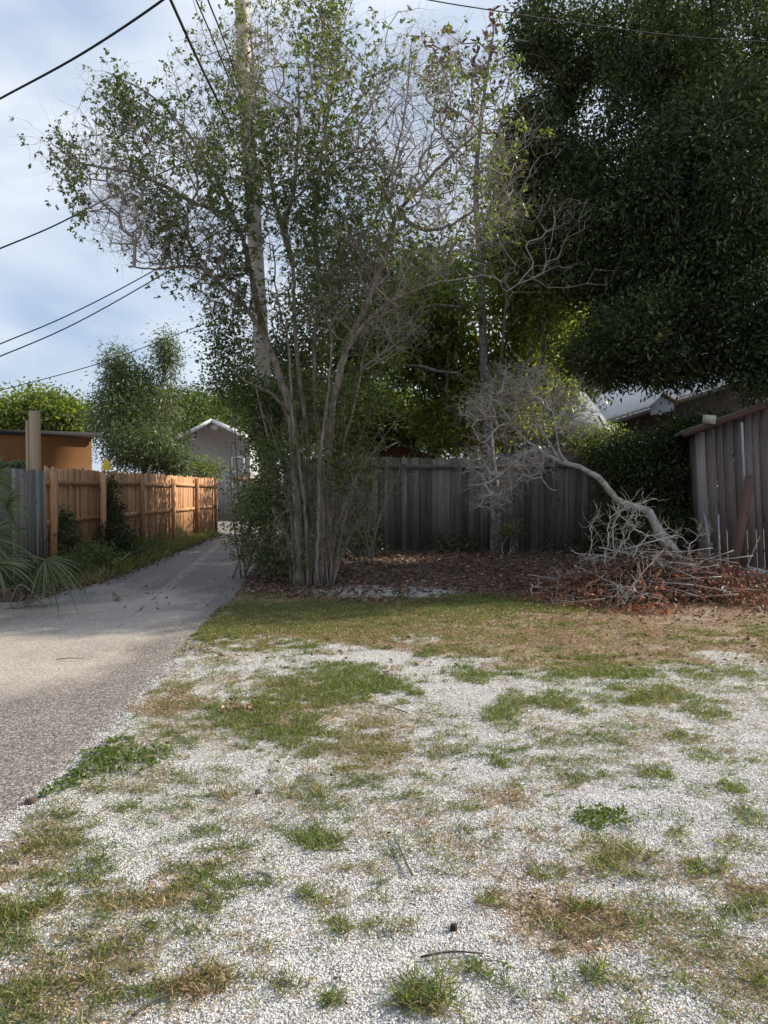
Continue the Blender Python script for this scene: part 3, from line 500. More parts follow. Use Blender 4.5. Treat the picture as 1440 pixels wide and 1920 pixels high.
# ------------------------------------------------------------------ fences
def fence(name, label, A, B, h, mat, bw=.14, gap=.008, jit=.02, rails=None, posts=(), side=1, lean=0, hfn=None, railmat=None, dj=.012, base=0, group=None, doglev=False):
    A = np.array(A, float); B = np.array(B, float); Ln = np.linalg.norm(B - A); d = (B - A) / Ln; nrm = np.array([d[1], -d[0]]) * side
    th = thing(name, label, 'fence', group, (A[0], A[1], 0)); mb = MB(); s = 0; rz = math.atan2(d[1], d[0])
    while s < Ln:
        w = bw * R.uniform(.92, 1.05); w = min(w, Ln - s + .01)
        c = A + d * (s + w / 2) - nrm * R.uniform(0, dj); hh = (hfn(s) if hfn else h) + R.uniform(-jit, jit) + .0; z0 = base - .05
        # board with clipped (dog-eared) corners
        hw = (w - gap) / 2; t_ = .018; e = .03 if doglev else .004; la = R.normal(0, .006)
        prof = [(-hw, z0), (hw, z0), (hw, hh - e), (hw - e, hh), (-hw + e, hh), (-hw, hh - e)]
        Vv = [];
        for sg in (-1, 1):
            for (px, pz) in prof: q = c + d * (px + la * pz) + nrm * (sg * t_ / 2 + lean * pz); Vv.append((q[0], q[1], pz))
        k = 6; Fq = [[i, (i + 1) % k, (i + 1) % k + k, i + k] for i in range(k)]
        mb.add(Vv, [Fq, [[5, 4, 3, 2, 1, 0]], [[6, 7, 8, 9, 10, 11]]]); s += w
    mb.build('board_panel', mat, th)
    for rz_ in (rails or []):
        q = nrm * .035; m2 = MB(); nseg = max(1, int(Ln / 2.5))
        for i in range(nseg):
            a0 = A + d * (Ln * i / nseg + .01) + q; a1 = A + d * (Ln * (i + 1) / nseg - .01) + q
            m2.bar((a0[0], a0[1], rz_ + R.normal(0, .012)), (a1[0], a1[1], rz_ + R.normal(0, .012)), .04, .09)
        m2.build('rail', railmat or mat, th)
    for (s, ph) in posts:
        q = A + d * s + nrm * .11; m2 = MB(); m2.box((q[0], q[1], ph / 2 - .05), (.10, .10, ph + .1), rz, t=random.random(), jit=.004); m2.build('post', railmat or mat, th)
    return th
fx = -5.95
fence('wooden_fence', 'brown wooden picket fence with posts and two rails along the left of the lane', (fx, 13.3), (fx, 26.8), 1.95, M['fence_brown'], .14, .012, .03, (1.68, .98), [(s, 1.86 + .03 * ((i * 7) % 3)) for i, s in enumerate((.1, 2.45, 5.0, 7.7, 10.4, 13.0))], 1, doglev=True)
fence('wooden_fence', 'weathered grey wooden fence behind the fan palm at the left edge', (fx + .03, 7.5), (fx + .03, 13.26), 1.88, M['fence_grey'], .14, .006, .03, None, (), 1)
fence('wooden_fence', 'short brown fence return closing the far end of the brown fence', (-8.6, 26.9), (fx - .02, 26.9), 1.9, M['fence_brown'], .14, .01, .03, None, (), 1, doglev=True)
fence('wooden_fence', 'grey board fence crossing the far end of the lane below the two-storey house', (-11, 38.5), (-2.0, 37.6), 1.95, M['fence_grey'], .15, .01, .03, None, (), 1)
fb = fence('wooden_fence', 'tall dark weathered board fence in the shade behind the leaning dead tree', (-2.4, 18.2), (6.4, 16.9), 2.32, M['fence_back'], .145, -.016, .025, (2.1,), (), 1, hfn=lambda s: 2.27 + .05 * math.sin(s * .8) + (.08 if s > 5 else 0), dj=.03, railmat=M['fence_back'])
# tall post behind the fence
t_ = thing('timber_post', 'tall square timber post rising behind the left fence', 'post', None, (-6.55, 14.2, 0)); q = P(64, 770, 14.2)
m2 = MB(); m2.box((-6.53, 14.2, float(q[2]) / 2), (.17, .12, float(q[2])), .1, t=.8, jit=.004); m2.build('post', M['timber'], t_)
m2 = MB(); m2.box((-6.65, 14.17, 1.42), (.045, .09, 2.84), .1, t=1.0); m2.build('side_batten', M['timber'], t_)

# ------------------------------------------------------------------ houses
def poly(name, pts, mat, parent, thick=None):
    """flat polygon slab with thickness along its normal"""
    p = np.array(pts, float); n_ = unit(np.cross(p[1] - p[0], p[2] - p[0])); k = len(p); V = np.vstack([p, p - n_ * (thick or .1)])
    fs = [[[i, i + k, (i + 1) % k + k, (i + 1) % k] for i in range(k)]]; return mk(name, V, fs + [[list(range(k))], [list(range(2 * k - 1, k - 1, -1))]], mat, parent, {'tint': np.full(2 * k, .5)})
def wbox(name, c, size, mat, parent, rz=0):
    m2 = MB(); m2.box(c, size, rz); return m2.build(name, mat, parent)
# brown stucco building left
hb = thing('stucco_building', 'low brown stucco building with flat dark overhanging roof behind the left fence', 'building', None, (-10.6, 20.5, 0))
def prism(name, foot, z0, z1, mat, parent):
    k = len(foot); V = [(x, y, z0) for x, y in foot] + [(x, y, z) for (x, y), z in zip(foot, z1)]
    return mk(name, V, [[[i, (i + 1) % k, (i + 1) % k + k, i + k] for i in range(k)], [list(range(2 * k - 1, k - 1, -1))][0:1]], mat, parent, {'tint': np.full(2 * k, .5)})
foot = [(-10.15, 19.1), (-8.05, 20.9), (-10.6, 24.4), (-12.7, 22.6)]
prism('wall', foot, 0, [3.02, 2.98, 3.0, 3.0], M['stucco'], hb)
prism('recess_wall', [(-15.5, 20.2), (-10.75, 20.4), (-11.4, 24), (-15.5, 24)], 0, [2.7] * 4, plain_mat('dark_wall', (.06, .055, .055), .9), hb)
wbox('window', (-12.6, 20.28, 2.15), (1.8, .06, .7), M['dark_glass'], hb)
wbox('eave_fascia', (-13.4, 19.82, 2.93), (5.6, .04, .22), M['dark_roof'], hb)
poly('roof', [(-16.2, 19.8, 3.05), (-10.3, 18.85, 3.05), (-7.8, 20.95, 3.12), (-10.4, 24.8, 3.16), (-16.2, 24.4, 3.12)], M['dark_roof'], hb, .07)
m2 = MB(); m2.bar((-10.3, 18.83, 3.01), (-7.78, 20.95, 3.06), .04, .12); m2.build('fascia', M['dark_roof'], hb)
# two-storey house far left
hg = thing('two_storey_house', 'grey two-storey house with siding and a round gable vent beyond the lane', 'house', None, (-10, 46, 0))
pk = P(400, 786, 45); ev = P(335, 820, 45); er = P(478, 826, 45)
def wallpoly(pts, y0, y1, name, mat, parent):
    V = [(x, y0, z) for x, z in pts] + [(x, y1, z) for x, z in pts]; k = len(pts)
    return mk(name, V, [[[i, (i + 1) % k, (i + 1) % k + k, i + k] for i in range(k)], [list(range(k))], [list(range(2 * k - 1, k - 1, -1))]], mat, parent, {'tint': np.full(2 * k, .5)})
wallpoly([(ev[0] + .35, 0), (er[0] - .3, 0), (er[0] - .3, er[2] - .05), (pk[0], pk[2] - .12), (ev[0] + .35, ev[2] - .0)], 45, 54, 'wall', M['siding'], hg)
for (a_, b_) in ((ev, pk), (pk, er)):
    poly('roof', [(a_[0], 44.6, a_[2]), (b_[0], 44.6, b_[2]), (b_[0], 54.4, b_[2]), (a_[0], 54.4, a_[2])], M['shingle_pale'], hg, .14)
    m2 = MB(); m2.bar((a_[0], 44.55, a_[2] - .1), (b_[0], 44.55, b_[2] - .1), .06, .2); m2.build('fascia', M['white_paint'], hg)
vt = P(402, 799, 44.95); m2 = MB(); th_ = np.linspace(0, 2 * math.pi, 25)[:-1]; m2.tube([(vt[0], 44.93, vt[2]), (vt[0], 44.99, vt[2])], .24, 24); m2.build('gable_vent', M['white_paint'], hg)
for k_ in range(5): pass
wc = P(446, 871, 44.95); fr = MB(); w_, h_ = .72, .85
for sx in (-1, 1): fr.box((wc[0] + sx * w_ / 2, 44.95, wc[2]), (.09, .08, h_ + .09)); fr.box((wc[0], 44.95, wc[2] + sx * h_ / 2), (w_ - .09, .08, .09))
wi = fr.build('window', M['white_paint'], hg); wbox('pane', (wc[0], 44.97, wc[2]), (w_ - .09, .03, h_ - .09), M['dark_glass'], wi)
wbox('dark_window', tuple(P(352, 905, 44.97)), (1.2, .05, .9), M['dark_glass'], hg)
# low outbuilding with reddish roof end of lane
ho = thing('low_outbuilding', 'low outbuilding with a reddish roof edge at the end of the lane', 'outbuilding', None, (-8, 41, 0))
a_ = P(440, 893, 41); b_ = P(520, 912, 41)
wallpoly([(a_[0], 0), (b_[0], 0), (b_[0], b_[2] - .1), (a_[0], a_[2] - .1)], 41.2, 44, 'wall', M['cream'], ho)
poly('roof', [(a_[0] - .3, 40.8, a_[2]), (b_[0], 40.8, b_[2]), (b_[0], 44, b_[2] + .1), (a_[0] - .3, 44, a_[2] + .1)], M['brown_roof'], ho, .14)
# reddish roof peeking over the middle fence
hr = thing('red_outbuilding', 'dark red gabled outbuilding just over the middle of the tall fence', 'outbuilding', None, (0, 21, 0))
pk = P(745, 834, 21); l_ = P(650, 872, 21); r_ = P(805, 858, 21)
wallpoly([(l_[0], 0), (r_[0], 0), (r_[0], r_[2]), (pk[0], pk[2]), (l_[0], l_[2])], 21, 23, 'wall', plain_mat('red_board', (.16, .045, .03), .8), hr)
for (p_, q_) in ((l_, pk), (pk, r_)): poly('roof', [(p_[0], 20.8, p_[2] + .07), (q_[0], 20.8, q_[2] + .07), (q_[0], 23.2, q_[2] + .07), (p_[0], 23.2, p_[2] + .07)], M['old_roof'], hr, .06)
# houses behind the right part of the fence
hp = thing('shingle_roof_house', 'house with a sunlit pale shingle roof and small dormer between fence and oak', 'house', None, (6, 24, 0))
a_ = P(1132, 792, 22); b_ = P(1420, 694, 22); ex = P(1700, 600, 22)
def quad3(p, d1): return np.array(p)
e0 = np.array((a_[0], 22, a_[2])); e1 = np.array((a_[0] + 9, 19.0, a_[2] + .55))
e0, e1 = P(1132, 793, 30), P(1480, 682, 27.0); r0 = e0 + np.array((1.5, 9, 3.6)); r1 = e1 + np.array((4.0, 9, 3.6)); h0 = P(1088, 735, 35)
poly('roof', [e0, e1, r1, r0, h0], M['shingle_pale'], hp, -.12)
m2 = MB(); m2.bar(e0 + (0, -.06, -.1), e1 + (0, -.06, -.1), .06, .16); m2.build('gutter', M['old_roof'], hp)
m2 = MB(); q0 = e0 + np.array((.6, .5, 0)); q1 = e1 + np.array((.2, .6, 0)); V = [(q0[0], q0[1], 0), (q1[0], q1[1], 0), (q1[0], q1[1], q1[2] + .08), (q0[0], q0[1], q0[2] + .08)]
V2 = [(x + 1.5, y + 4, z) for x, y, z in V]; mk('wall', V + V2, [[[0, 1, 2, 3], [4, 7, 6, 5], [0, 4, 5, 1], [1, 5, 6, 2], [2, 6, 7, 3], [3, 7, 4, 0]]], plain_mat('dark_board', (.07, .055, .045), .9), hp, {'tint': np.full(8, .5)})  # shade and foliage gloom below the eave are put into this dark wall colour
dpk, dl, dr_ = P(1240, 741, 27.6), P(1220, 766, 27.6), P(1264, 757, 27.6); back = np.array((1.0, 2.6, 0))
mk('dormer', [dl, dr_, dpk, dl + back, dr_ + back, dpk + back, dl - (0, 0, .25), dr_ - (0, 0, .25)], [[[0, 1, 2], [3, 5, 4]], [[0, 2, 5, 3], [1, 4, 5, 2], [6, 7, 1, 0]]], M['siding_grey'], hp, {'tint': np.full(8, .5)})
up = np.array((0, 0, .04)); poly('dormer_roof', [dpk + up - (0, .12, 0), dr_ + up + (.1, -.12, 0), dr_ + up + back, dpk + up + back], M['shingle_tan'], hp, -.05); poly('dormer_roof', [dl + up - (.06, .12, 0), dpk + up - (0, .12, 0), dpk + up + back, dl + up + back], M['shingle_pale'], hp, -.05)
hq = thing('blue_grey_house', 'blue-grey roofed house end behind the crown of the leaning dead tree', 'house', None, (4.6, 21, 0))
k0, k1, k2, k3 = P(985, 832, 20.5), P(1150, 812, 20.5), P(1095, 742, 23.5), P(1010, 748, 23.5)
k1r = P(1140, 800, 22.5)
poly('roof', [k0, k1, k2, k3], M['shingle_blue'], hq, -.12)
m2 = MB(); m2.bar(k0 + (0, -.05, -.06), k1 + (0, -.05, -.06), .08, .13); m2.build('fascia', M['siding_grey'], hq)
m2 = MB(); m2.bar(k1 + (0, -.02, 0), k2 + (0, -.02, .03), .07, .1); m2.build('barge_board', M['siding_grey'], hq)
wl0, wl1 = k0 + np.array((.2, .3, 0)), k1 + np.array((-.35, .3, 0)); wallpoly([(wl0[0], 0), (wl1[0], 0), (wl1[0], wl1[2] - .14), (wl0[0], wl0[2] - .14)], 20.8, 24, 'wall', M['siding_grey'], hq)
m2 = MB(); q = P(1135, 800, 20.4); m2.tube([P(1122, 780, 20.4), P(1129, 790, 20.4), P(1133, 800, 20.4)], .04, 8); m2.tube([P(1128, 806, 20.4), P(1145, 812, 20.4)], [.12, .10], 10); m2.build('vent_hood', M['white_paint'], hq)

# ------------------------------------------------------------------ shed right
sh = thing('plank_shed', 'leaning weathered plank shed at the right edge', 'shed', None, (6.0, 14.6, 0))
A = np.array((6.12, 14.6)); B = np.array((10.0, 12.9)); Ln = np.linalg.norm(B - A); d = (B - A) / Ln; nr = np.array((d[1], -d[0])); m2 = MB(); s = 0
while s < Ln:
    w = R.uniform(.11, .19); c = A + d * (s + w / 2) - nr * R.uniform(0, .03); zt = 2.66 + s * .36; hw = (w - .012) / 2; Vv = []
    for sg in (-1, 1):
        for (px, pz) in ((-hw, .02), (hw, .02), (hw, zt), (-hw, zt)): q = c + d * (px - (pz - .1) * .052) + nr * sg * .011; Vv.append((q[0], q[1], pz))
    m2.add(Vv, [[[0, 1, 2, 3], [4, 7, 6, 5], [0, 4, 5, 1], [1, 5, 6, 2], [2, 6, 7, 3], [3, 7, 4, 0]]]); s += w
m2.build('front_wall', M['shed_wood'], sh)
m2 = MB(); s = 0
while s < 3.2:
    w = R.uniform(.12, .18); c = A + np.array((.05, .06)) + np.array((.25, 1)) * (s + w / 2) * .97; m2.box((c[0] - .06, c[1], 1.33), (.02, w - .01, 2.6), 0, ry=-.05); s += w
m2.build('side_wall', M['shed_wood'], sh)
tl = A + d * -.35; z0 = 2.62; tr = B + d * .3; zr = 2.72 + Ln * .36
poly('roof', [(tl[0] - .1, tl[1] - .22, z0), (tr[0], tr[1] - .25, zr + .1), (tr[0] + 1, tr[1] + 3.2, zr + .1), (tl[0] + .8, tl[1] + 3.2, z0)], M['old_roof'], sh, -.06)
m2 = MB(); m2.bar((tl[0] - .1, tl[1] - .25, z0 - .03), (tr[0], tr[1] - .28, zr + .07), .03, .09); m2.build('roof_edge_board', M['wood_brown'], sh)
m2 = MB(); m2.tube([P(1391, 792, 13.75), P(1393, 850, 13.7), P(1398, 940, 13.6)], .022, 8); m2.build('conduit', M['pvc'], sh)
q = P(1332, 792, 14.2)
def prop(name, label, cat, fn, mat, loc, group=None):
    t = thing(name, label, cat, group, tuple(float(k) for k in loc)); mb = MB(); fn(mb); mb.build(cat.replace(' ', '_') + '_body' if False else name.split('_')[-1], mat, t); return t
def solo(name, label, cat, fn, mat, loc=(0, 0, 0), group=None, smooth_=False, kind=None):
    mb = MB(); fn(mb); o = mb.build(name, mat, None, tuple(float(k) for k in loc), smooth_); return setp(o, label, cat, group, kind)
solo('board_scrap', 'pale square scrap board lying on the shed roof edge', 'board', lambda mb: mb.box(q + (0, .05, .06), (.22, .025, .15), -.4, ry=.12, jit=.01), M['cream'], q)
solo('leaning_plank', 'dark brown plank leaning against the shed wall', 'plank', lambda mb: mb.bar(P(1372, 1078, 12.9), P(1408, 892, 13.55), .16, .04), M['wood_brown'], P(1375, 1075, 12.9))
solo('plastic_pipe', 'thin pale pipe leaning at the left corner of the shed', 'pipe', lambda mb: mb.tube([P(1334, 1066, 14.0), P(1325, 985, 14.25), P(1320, 962, 14.3)], [.022, .02, .008], 8), M['pvc'], P(1334, 1066, 14.0), 'pale pipes by the shed')
solo('plastic_pipe', 'upright pale pipe, the second from the shed corner', 'pipe', lambda mb: mb.tube([P(1350, 1068, 13.9), P(1347, 965, 14.1)], .016, 8), M['pvc'], P(1350, 1068, 13.9), 'pale pipes by the shed')
solo('thin_stick', 'thin stick slanting against the shed wall right of the brown plank', 'stick', lambda mb: mb.tube([P(1398, 1070, 12.9), P(1412, 1035, 13.1), P(1425, 1005, 13.4)], .01, 6), M['twig_pale'], P(1398, 1070, 12.9))
solo('cut_log', 'thick pale cut log lying at the right edge beside the brush pile', 'log', lambda mb: mb.tube(crom([P(1386, 1108, 11.5), P(1412, 1098, 11.3), P(1450, 1080, 11.0), P(1520, 1070, 10.8)], 4), [.06] * 3 + [.085] * 3 + [.10] * 7, 12, rough=.06), M['bark'], P(1386, 1108, 11.5), smooth_=True)
solo('cut_branch', 'thinner pale cut branch on the ground below the thick log', 'branch', lambda mb: mb.tube(crom([P(1378, 1115, 10.9), P(1410, 1132, 10.5), P(1450, 1158, 9.9)], 4), .04, 10, rough=.06), M['bark'], P(1380, 1115, 10.9), smooth_=True)
def rubble(mb):
    for i in range(26):
        c = P(R.uniform(1330, 1440), R.uniform(1066, 1086), 12.8) * (1, 1, 0) + (0, R.uniform(-.3, .4), 0); mb.box((c[0], c[1], .08 + R.random() * .1), R.uniform(.05, .28, 3) * (1, .5, .25), R.uniform(0, 3), R.uniform(-.4, .4), R.uniform(-.3, .3), jit=.01)
solo('scrap_heap', 'loose heap of grey wood and plastic scraps at the foot of the shed', 'scrap', rubble, M['pvc'], P(1385, 1080, 12.8), kind='stuff')

# ------------------------------------------------------------------ pole and cables
pt = thing('utility_pole', 'tall wooden utility pole standing behind the multi-stemmed tree', 'utility pole', None, (-2.25, 14.5, 0))
pl = [(-2.2, 14.5, -.1), (-2.28, 14.5, 3), tuple(P(480, 480, 14.5)), tuple(P(462, 200, 14.5)), tuple(P(453, 0, 14.5)), tuple(P(447, -160, 14.5))]
m2 = MB(); m2.tube(crom(pl, 6), np.linspace(.155, .12, 31), 18, rough=.012); m2.build('pole', M['pole'], pt, smooth_=True)
m2 = MB(); c = P(467, 352, 14.28); m2.box(c, (.14, .14, .42), .2); m2.tube([c + (0, -.02, .2), c + (-.05, -.02, .5)], .03, 8); m2.build('cable_box', M['cable'], pt)
m2 = MB(); c = P(468, 408, 14.3); m2.tube([c + (.0, .1, 0), c + (-.03, -.12, .0)], .09, 14); m2.build('pole_cap', M['bark_dark'], pt)
cabs = [('thick black cable rising left across the top left corner of the sky', [(-90, 235, 10.5), (0, 185, 10), (150, 103, 9.2), (305, 0, 8.5), (420, -95, 8)], .014),
 ('thickest black cable running steeply from the pole to the top of the picture', [(456, 300, 14.3), (420, 215, 12), (370, 110, 9.6), (320, 0, 8), (270, -110, 6.8)], .016),
 ('black cable running steeply up just left of the pole, middle one', [(462, 232, 14.3), (430, 150, 11.5), (400, 75, 9.6), (368, 0, 8), (340, -75, 7)], .009),
 ('black cable running steeply up, nearest to the pole', [(455, 210, 14.3), (438, 130, 11.8), (414, 60, 9.8), (390, 0, 8.6), (365, -75, 7.4)], .010),
 ('faint thin wire between the steep black cables', [(446, 210, 14.3), (400, 110, 10), (362, 0, 8), (345, -60, 7.2)], .003),
 ('black cable crossing the left sky from the crown at mid height', [(-80, 500, 11), (0, 466, 11.5), (100, 424, 12.3), (215, 366, 13), (462, 250, 14.4)], .012),
 ('upper of the two close cables low in the left sky', [(-80, 680, 11), (0, 645, 11.5), (130, 590, 12.5), (280, 512, 13.4), (470, 400, 14.4)], .010),
 ('lower of the two close cables low in the left sky', [(-80, 698, 11), (0, 668, 11.5), (130, 612, 12.5), (270, 535, 13.4), (474, 412, 14.4)], .010),
 ('lowest thin cable crossing the left sky above the far trees', [(-80, 752, 14), (0, 732, 14.5), (190, 680, 15), (385, 607, 15.2), (480, 575, 14.7)], .008),
 ('black cable crossing the top right in front of the oak', [(700, -25, 8), (805, 0, 8.4), (940, 22, 9), (1100, 46, 10), (1280, 68, 11), (1460, 80, 12)], .007),
 ('thin cable slanting down into the crown from the top centre', [(520, -50, 8.5), (565, 0, 9), (620, 56, 10.2), (700, 140, 12.5), (790, 215, 15), (1000, 420, 21)], .008)]
for lab_, pp, r_ in cabs:
    pts = crom([P(*k) for k in pp], 8); solo('utility_cable', lab_, 'cable', lambda mb: mb.tube(pts, r_, 8), M['cable'], pts[0], 'overhead utility cables', True)

# ------------------------------------------------------------------ tree growth
def blobs_pts(blobs, per, shell=0.0):
    out = []
    for (u, v, ru, rv, d, rd, *w) in blobs:
        c = P(u, v, d); k = d / F; N = int(per * (w[0] if w else 1)); q = R.normal(size=(N, 3)); q = unit(q) * (R.random((N, 1)) ** (1 / (3 + 5 * shell)))
        out.append(c + q * np.array((ru * k, rd, rv * k)))
    return np.concatenate(out)
def grow(stem_nodes, stem_r, pts, step=.22, wander=.05, up=.1, pen=.22, maxlen=9):
    """greedy branching: every target point is joined to the cheapest node of the growing skeleton"""
    cap = len(stem_nodes) + int(len(pts) * 14) + 10; N = np.empty((cap, 3)); par = np.full(cap, -1); plen = np.zeros(cap); n0 = len(stem_nodes); N[:n0] = stem_nodes; n = n0
    base = stem_nodes[0]
    plen[:n0] = np.linalg.norm(stem_nodes - base, axis=1)
    dd = np.array([np.min(np.linalg.norm(stem_nodes - p, axis=1)) for p in pts]); order = np.argsort(dd + R.uniform(0, .25, len(pts)))
    tips = []
    for i in order:
        p = pts[i]; df = N[:n] - p; D = np.sqrt((df * df).sum(1)); cost = D + pen * plen[:n] + np.maximum(0, df[:, 2]) * .8
        j = int(np.argmin(cost)); Dj = D[j]
        if Dj > maxlen or Dj < .04: continue
        k = max(1, int(Dj / step)); a = N[j]
        if j >= n0 and par[j] >= 0: dirp = unit(a - N[par[j]])
        else: dirp = unit(p - a)
        c1 = a + dirp * Dj * .35 + np.array((0, 0, up * Dj)); prev = j
        for t in range(1, k + 1):
            s = t / k; q = (1 - s) ** 2 * a + 2 * s * (1 - s) * c1 + s * s * p
            if t < k: q = q + R.normal(0, wander, 3) * min(1, Dj)
            if n >= cap: break
            N[n] = q; par[n] = prev; plen[n] = plen[prev] + np.linalg.norm(q - N[prev]); prev = n; n += 1
        tips.append(n - 1)
    N = N[:n]; par = par[:n]; w = np.zeros(n); w[tips] += 1
    for i in range(n - 1, n0 - 1, -1):
        if par[i] >= 0: w[par[i]] += w[i]
    return N, par, w, n0, np.array(tips)
def skel_mesh(mb, N, par, w, n0, rt=.006, ex=.42, rmax=.07):
    i = np.arange(n0, len(N)); p = par[i]; r = np.minimum(rt * np.maximum(w, 1) ** ex, rmax); rp = np.where(p < n0, r[i] * 1.1, np.minimum(r[p], r[i] * 1.6)); big = r[i] > .012
    mb.edges(N[p][big], N[i][big], rp[big], r[i][big], 6); mb.edges(N[p][~big], N[i][~big], rp[~big], r[i][~big], 3)
    return r
def twigs(mb, S0, D0, segs=3, L=.11, r=.0035, wob=.5, up=.1, tap=.75):
    A = S0.copy(); D = unit(D0); out = []
    for k in range(segs):
        D = unit(D + R.normal(0, wob, D.shape) + (0, 0, up)); B = A + D * (L * R.uniform(.6, 1.3, (len(A), 1)))
        mb.edges(A, B, r * tap ** k, r * tap ** (k + 1), 3); out.append((B.copy(), D.copy())); A = B
    return out
def rosette(mb, Pn, D, n=(3, 6), L=.06, W=.028, tr=(0, 1), spread=.9, sz=.35):
    k = R.integers(n[0], n[1] + 1, len(Pn)); idx = np.repeat(np.arange(len(Pn)), k); m_ = len(idx)
    a = unit(D[idx] * .5 + R.normal(0, spread, (m_, 3))); c = Pn[idx] + R.normal(0, .015, (m_, 3)); s_ = R.uniform(1 - sz, 1 + sz, m_)
    t = np.clip(R.uniform(tr[0], tr[1], m_) + .15 * n3(c, 2.0), 0, 1)
    mb.leaves(c, a, L * s_, W * s_, t, .2, .15)

# ---- the multi-stemmed half-bare tree in the middle
D0 = 12.1
stems = [
 ([(562,1098,0),(560,1000,0),(552,880,0),(545,780,0),(522,700,0),(500,640,.2),(482,570,.3),(468,500,.4),(452,440,.4),(420,402,.2),(372,385,-.2)], .08, .025),
 ([(500,640,.2),(458,572,0),(420,538,-.3),(368,500,-.5),(300,505,-.8),(240,500,-1)], .042, .01),
 ([(590,1098,.25),(583,950,.2),(574,800,.1),(560,700,0),(552,600,-.1),(550,500,-.2),(536,430,-.3),(548,380,-.4),(600,330,-.6),(650,285,-.8)], .042, .016),
 ([(602,1100,-.1),(604,900,-.1),(592,760,.2),(591,640,.3),(602,540,.5),(642,470,.7),(700,420,1),(740,300,1.2),(762,190,1.3),(770,90,1.3)], .045, .01),
 ([(610,1098,.2),(614,950,.2),(620,800,0),(636,700,-.2),(656,640,-.3),(692,560,-.4),(722,480,-.5),(746,400,-.7),(800,340,-.9),(855,285,-1.2),(905,240,-1.4)], .075, .014),
 ([(656,640,-.3),(720,572,-.6),(782,540,-.8),(840,500,-.9)], .035, .01),
 ([(578,1098,-.15),(572,960,-.2),(560,860,-.2),(548,760,-.3),(540,640,-.3),(520,560,-.4),(512,460,-.4)], .03, .01),
 ([(594,1098,-.3),(598,980,-.3),(600,860,-.3),(612,760,-.3),(622,660,-.2),(620,560,-.1),(640,430,0)], .03, .01),
 ([(618,1098,.1),(628,980,.2),(640,860,.2),(668,740,.2),(690,640,.3),(740,560,.4)], .035, .01),
 ([(548,1098,.1),(538,1000,.2),(520,900,.3),(498,800,.4),(470,700,.5),(430,600,.5)], .025, .008),
 ([(550,500,-.2),(522,400,.3),(500,300,.6),(482,190,.8),(468,60,.9)], .045, .012),
 ([(602,540,.5),(590,420,.3),(602,300,.2),(622,180,.1),(640,60,0)], .045, .012),
 ([(372,385,-.2),(300,345,-.5),(240,322,-.8),(160,308,-1),(100,272,-1.1)], .035, .008),
 ([(452,440,.4),(402,330,.6),(352,250,.7),(285,180,.6),(200,135,.5)], .04, .008),
 ([(746,400,-.7),(790,430,-1),(850,420,-1.4),(905,380,-1.6)], .035, .012),
 ([(545,780,0),(510,740,-.5),(470,720,-.9),(430,690,-1.1)], .03, .008),
 ([(548,380,-.4),(560,250,-.6),(560,120,-.5)], .035, .01)]
ft = thing('multi_stem_tree', 'multi-stemmed half-bare tree with sparse leaves beside the lane, in front of the pole', 'tree', None, (-1.3, 12.1, 0))
trunk = MB(); SN = []
for pts, r0, r1 in stems:
    q = crom([P(u, v, D0 + dz) for u, v, dz in pts], 6); n_ = len(q); rr_ = np.linspace(r0, r1, n_)
    q[2:-1] += R.normal(0, .008, (n_ - 3, 3))
    if pts[0][1] > 1090: f_ = 1 if r0 > .06 else .2; rr_[0] *= 1 + .5 * f_; rr_[1] *= 1 + .3 * f_; rr_[2] *= 1 + .12 * f_; q[0, 2] = -.04
    trunk.tube(q, rr_, 12, rough=.09); SN.append(q[(6 if pts[0][1] > 1090 else 0):])
trunk.build('trunk', M['bark'], ft, smooth_=True)
SN = np.concatenate(SN)
cb = [(260,430,90,60,11.6,1.0,.8),(210,350,70,60,11.3,.9,.6),(350,480,80,50,11.8,.9,.5),(680,380,120,90,12,1.4,1),(300,350,150,90,11.2,1.3,1.2),(230,230,70,70,12.2,1.0,.5),(330,430,130,60,11.4,1.3,1),(400,210,130,120,12.5,1.6,1.3),(540,170,130,130,12.3,1.8,1.6),(660,260,150,150,12,1.8,1.7),(500,340,150,130,12.2,2,1.6),(790,260,120,120,11.5,1.5,1.3),(870,200,90,130,11.2,1.2,.9),
 (430,540,70,55,12.2,1,.5),(590,520,150,120,12.3,1.6,1.5),(760,430,130,110,11.6,1.5,1.2),(700,600,110,90,12,1.2,.8),(140,285,70,30,11.1,.5,.25),(210,170,30,50,12.6,.4,.15),(880,420,110,60,10.8,.8,.5),(920,330,70,90,11,.9,.5),(480,110,60,100,12.9,.8,.5),(610,70,80,60,12.3,1,.4),(770,120,70,80,12.5,1,.35)]
pts = blobs_pts(cb, 165); pts = pts[pts[:, 2] > 3.0]
N_, par, w, n0, tips = grow(SN, None, pts, .2, .035, .05, .2, 3.5)
br = MB(); r_ = skel_mesh(br, N_, par, w, n0, .004, .40, .024)
idx = np.arange(n0, len(N_)); src = idx[w[idx] < 30]; src = np.repeat(src, 3); src = src[R.random(len(src)) < .8]
dirs = unit(N_[src] - N_[par[src]] + R.normal(0, .8, (len(src), 3))); tw = twigs(br, N_[src], dirs, 4, .115, .0026, .24, .1)
src2 = R.random(len(src)) < .5; tw2 = twigs(br, tw[1][0][src2], tw[1][1][src2] + R.normal(0, .7, (src2.sum(), 3)), 3, .09, .0025, .5, .05)
br.build('branches', M['twig_mid'], ft)
lf = MB()
def front_leafprob(p):
    u, v = UV(p); base = np.interp(u, [100, 200, 450, 620, 720, 800, 1000], [.4, .7, .72, .68, .5, .34, .2]) * np.where(v > 620, .9, 1) * np.where((u > 640) & (v < 120), .3, 1)
    return np.clip(base * (.42 + 1.5 * n3(p, 2.6)) + .03, 0, 1)
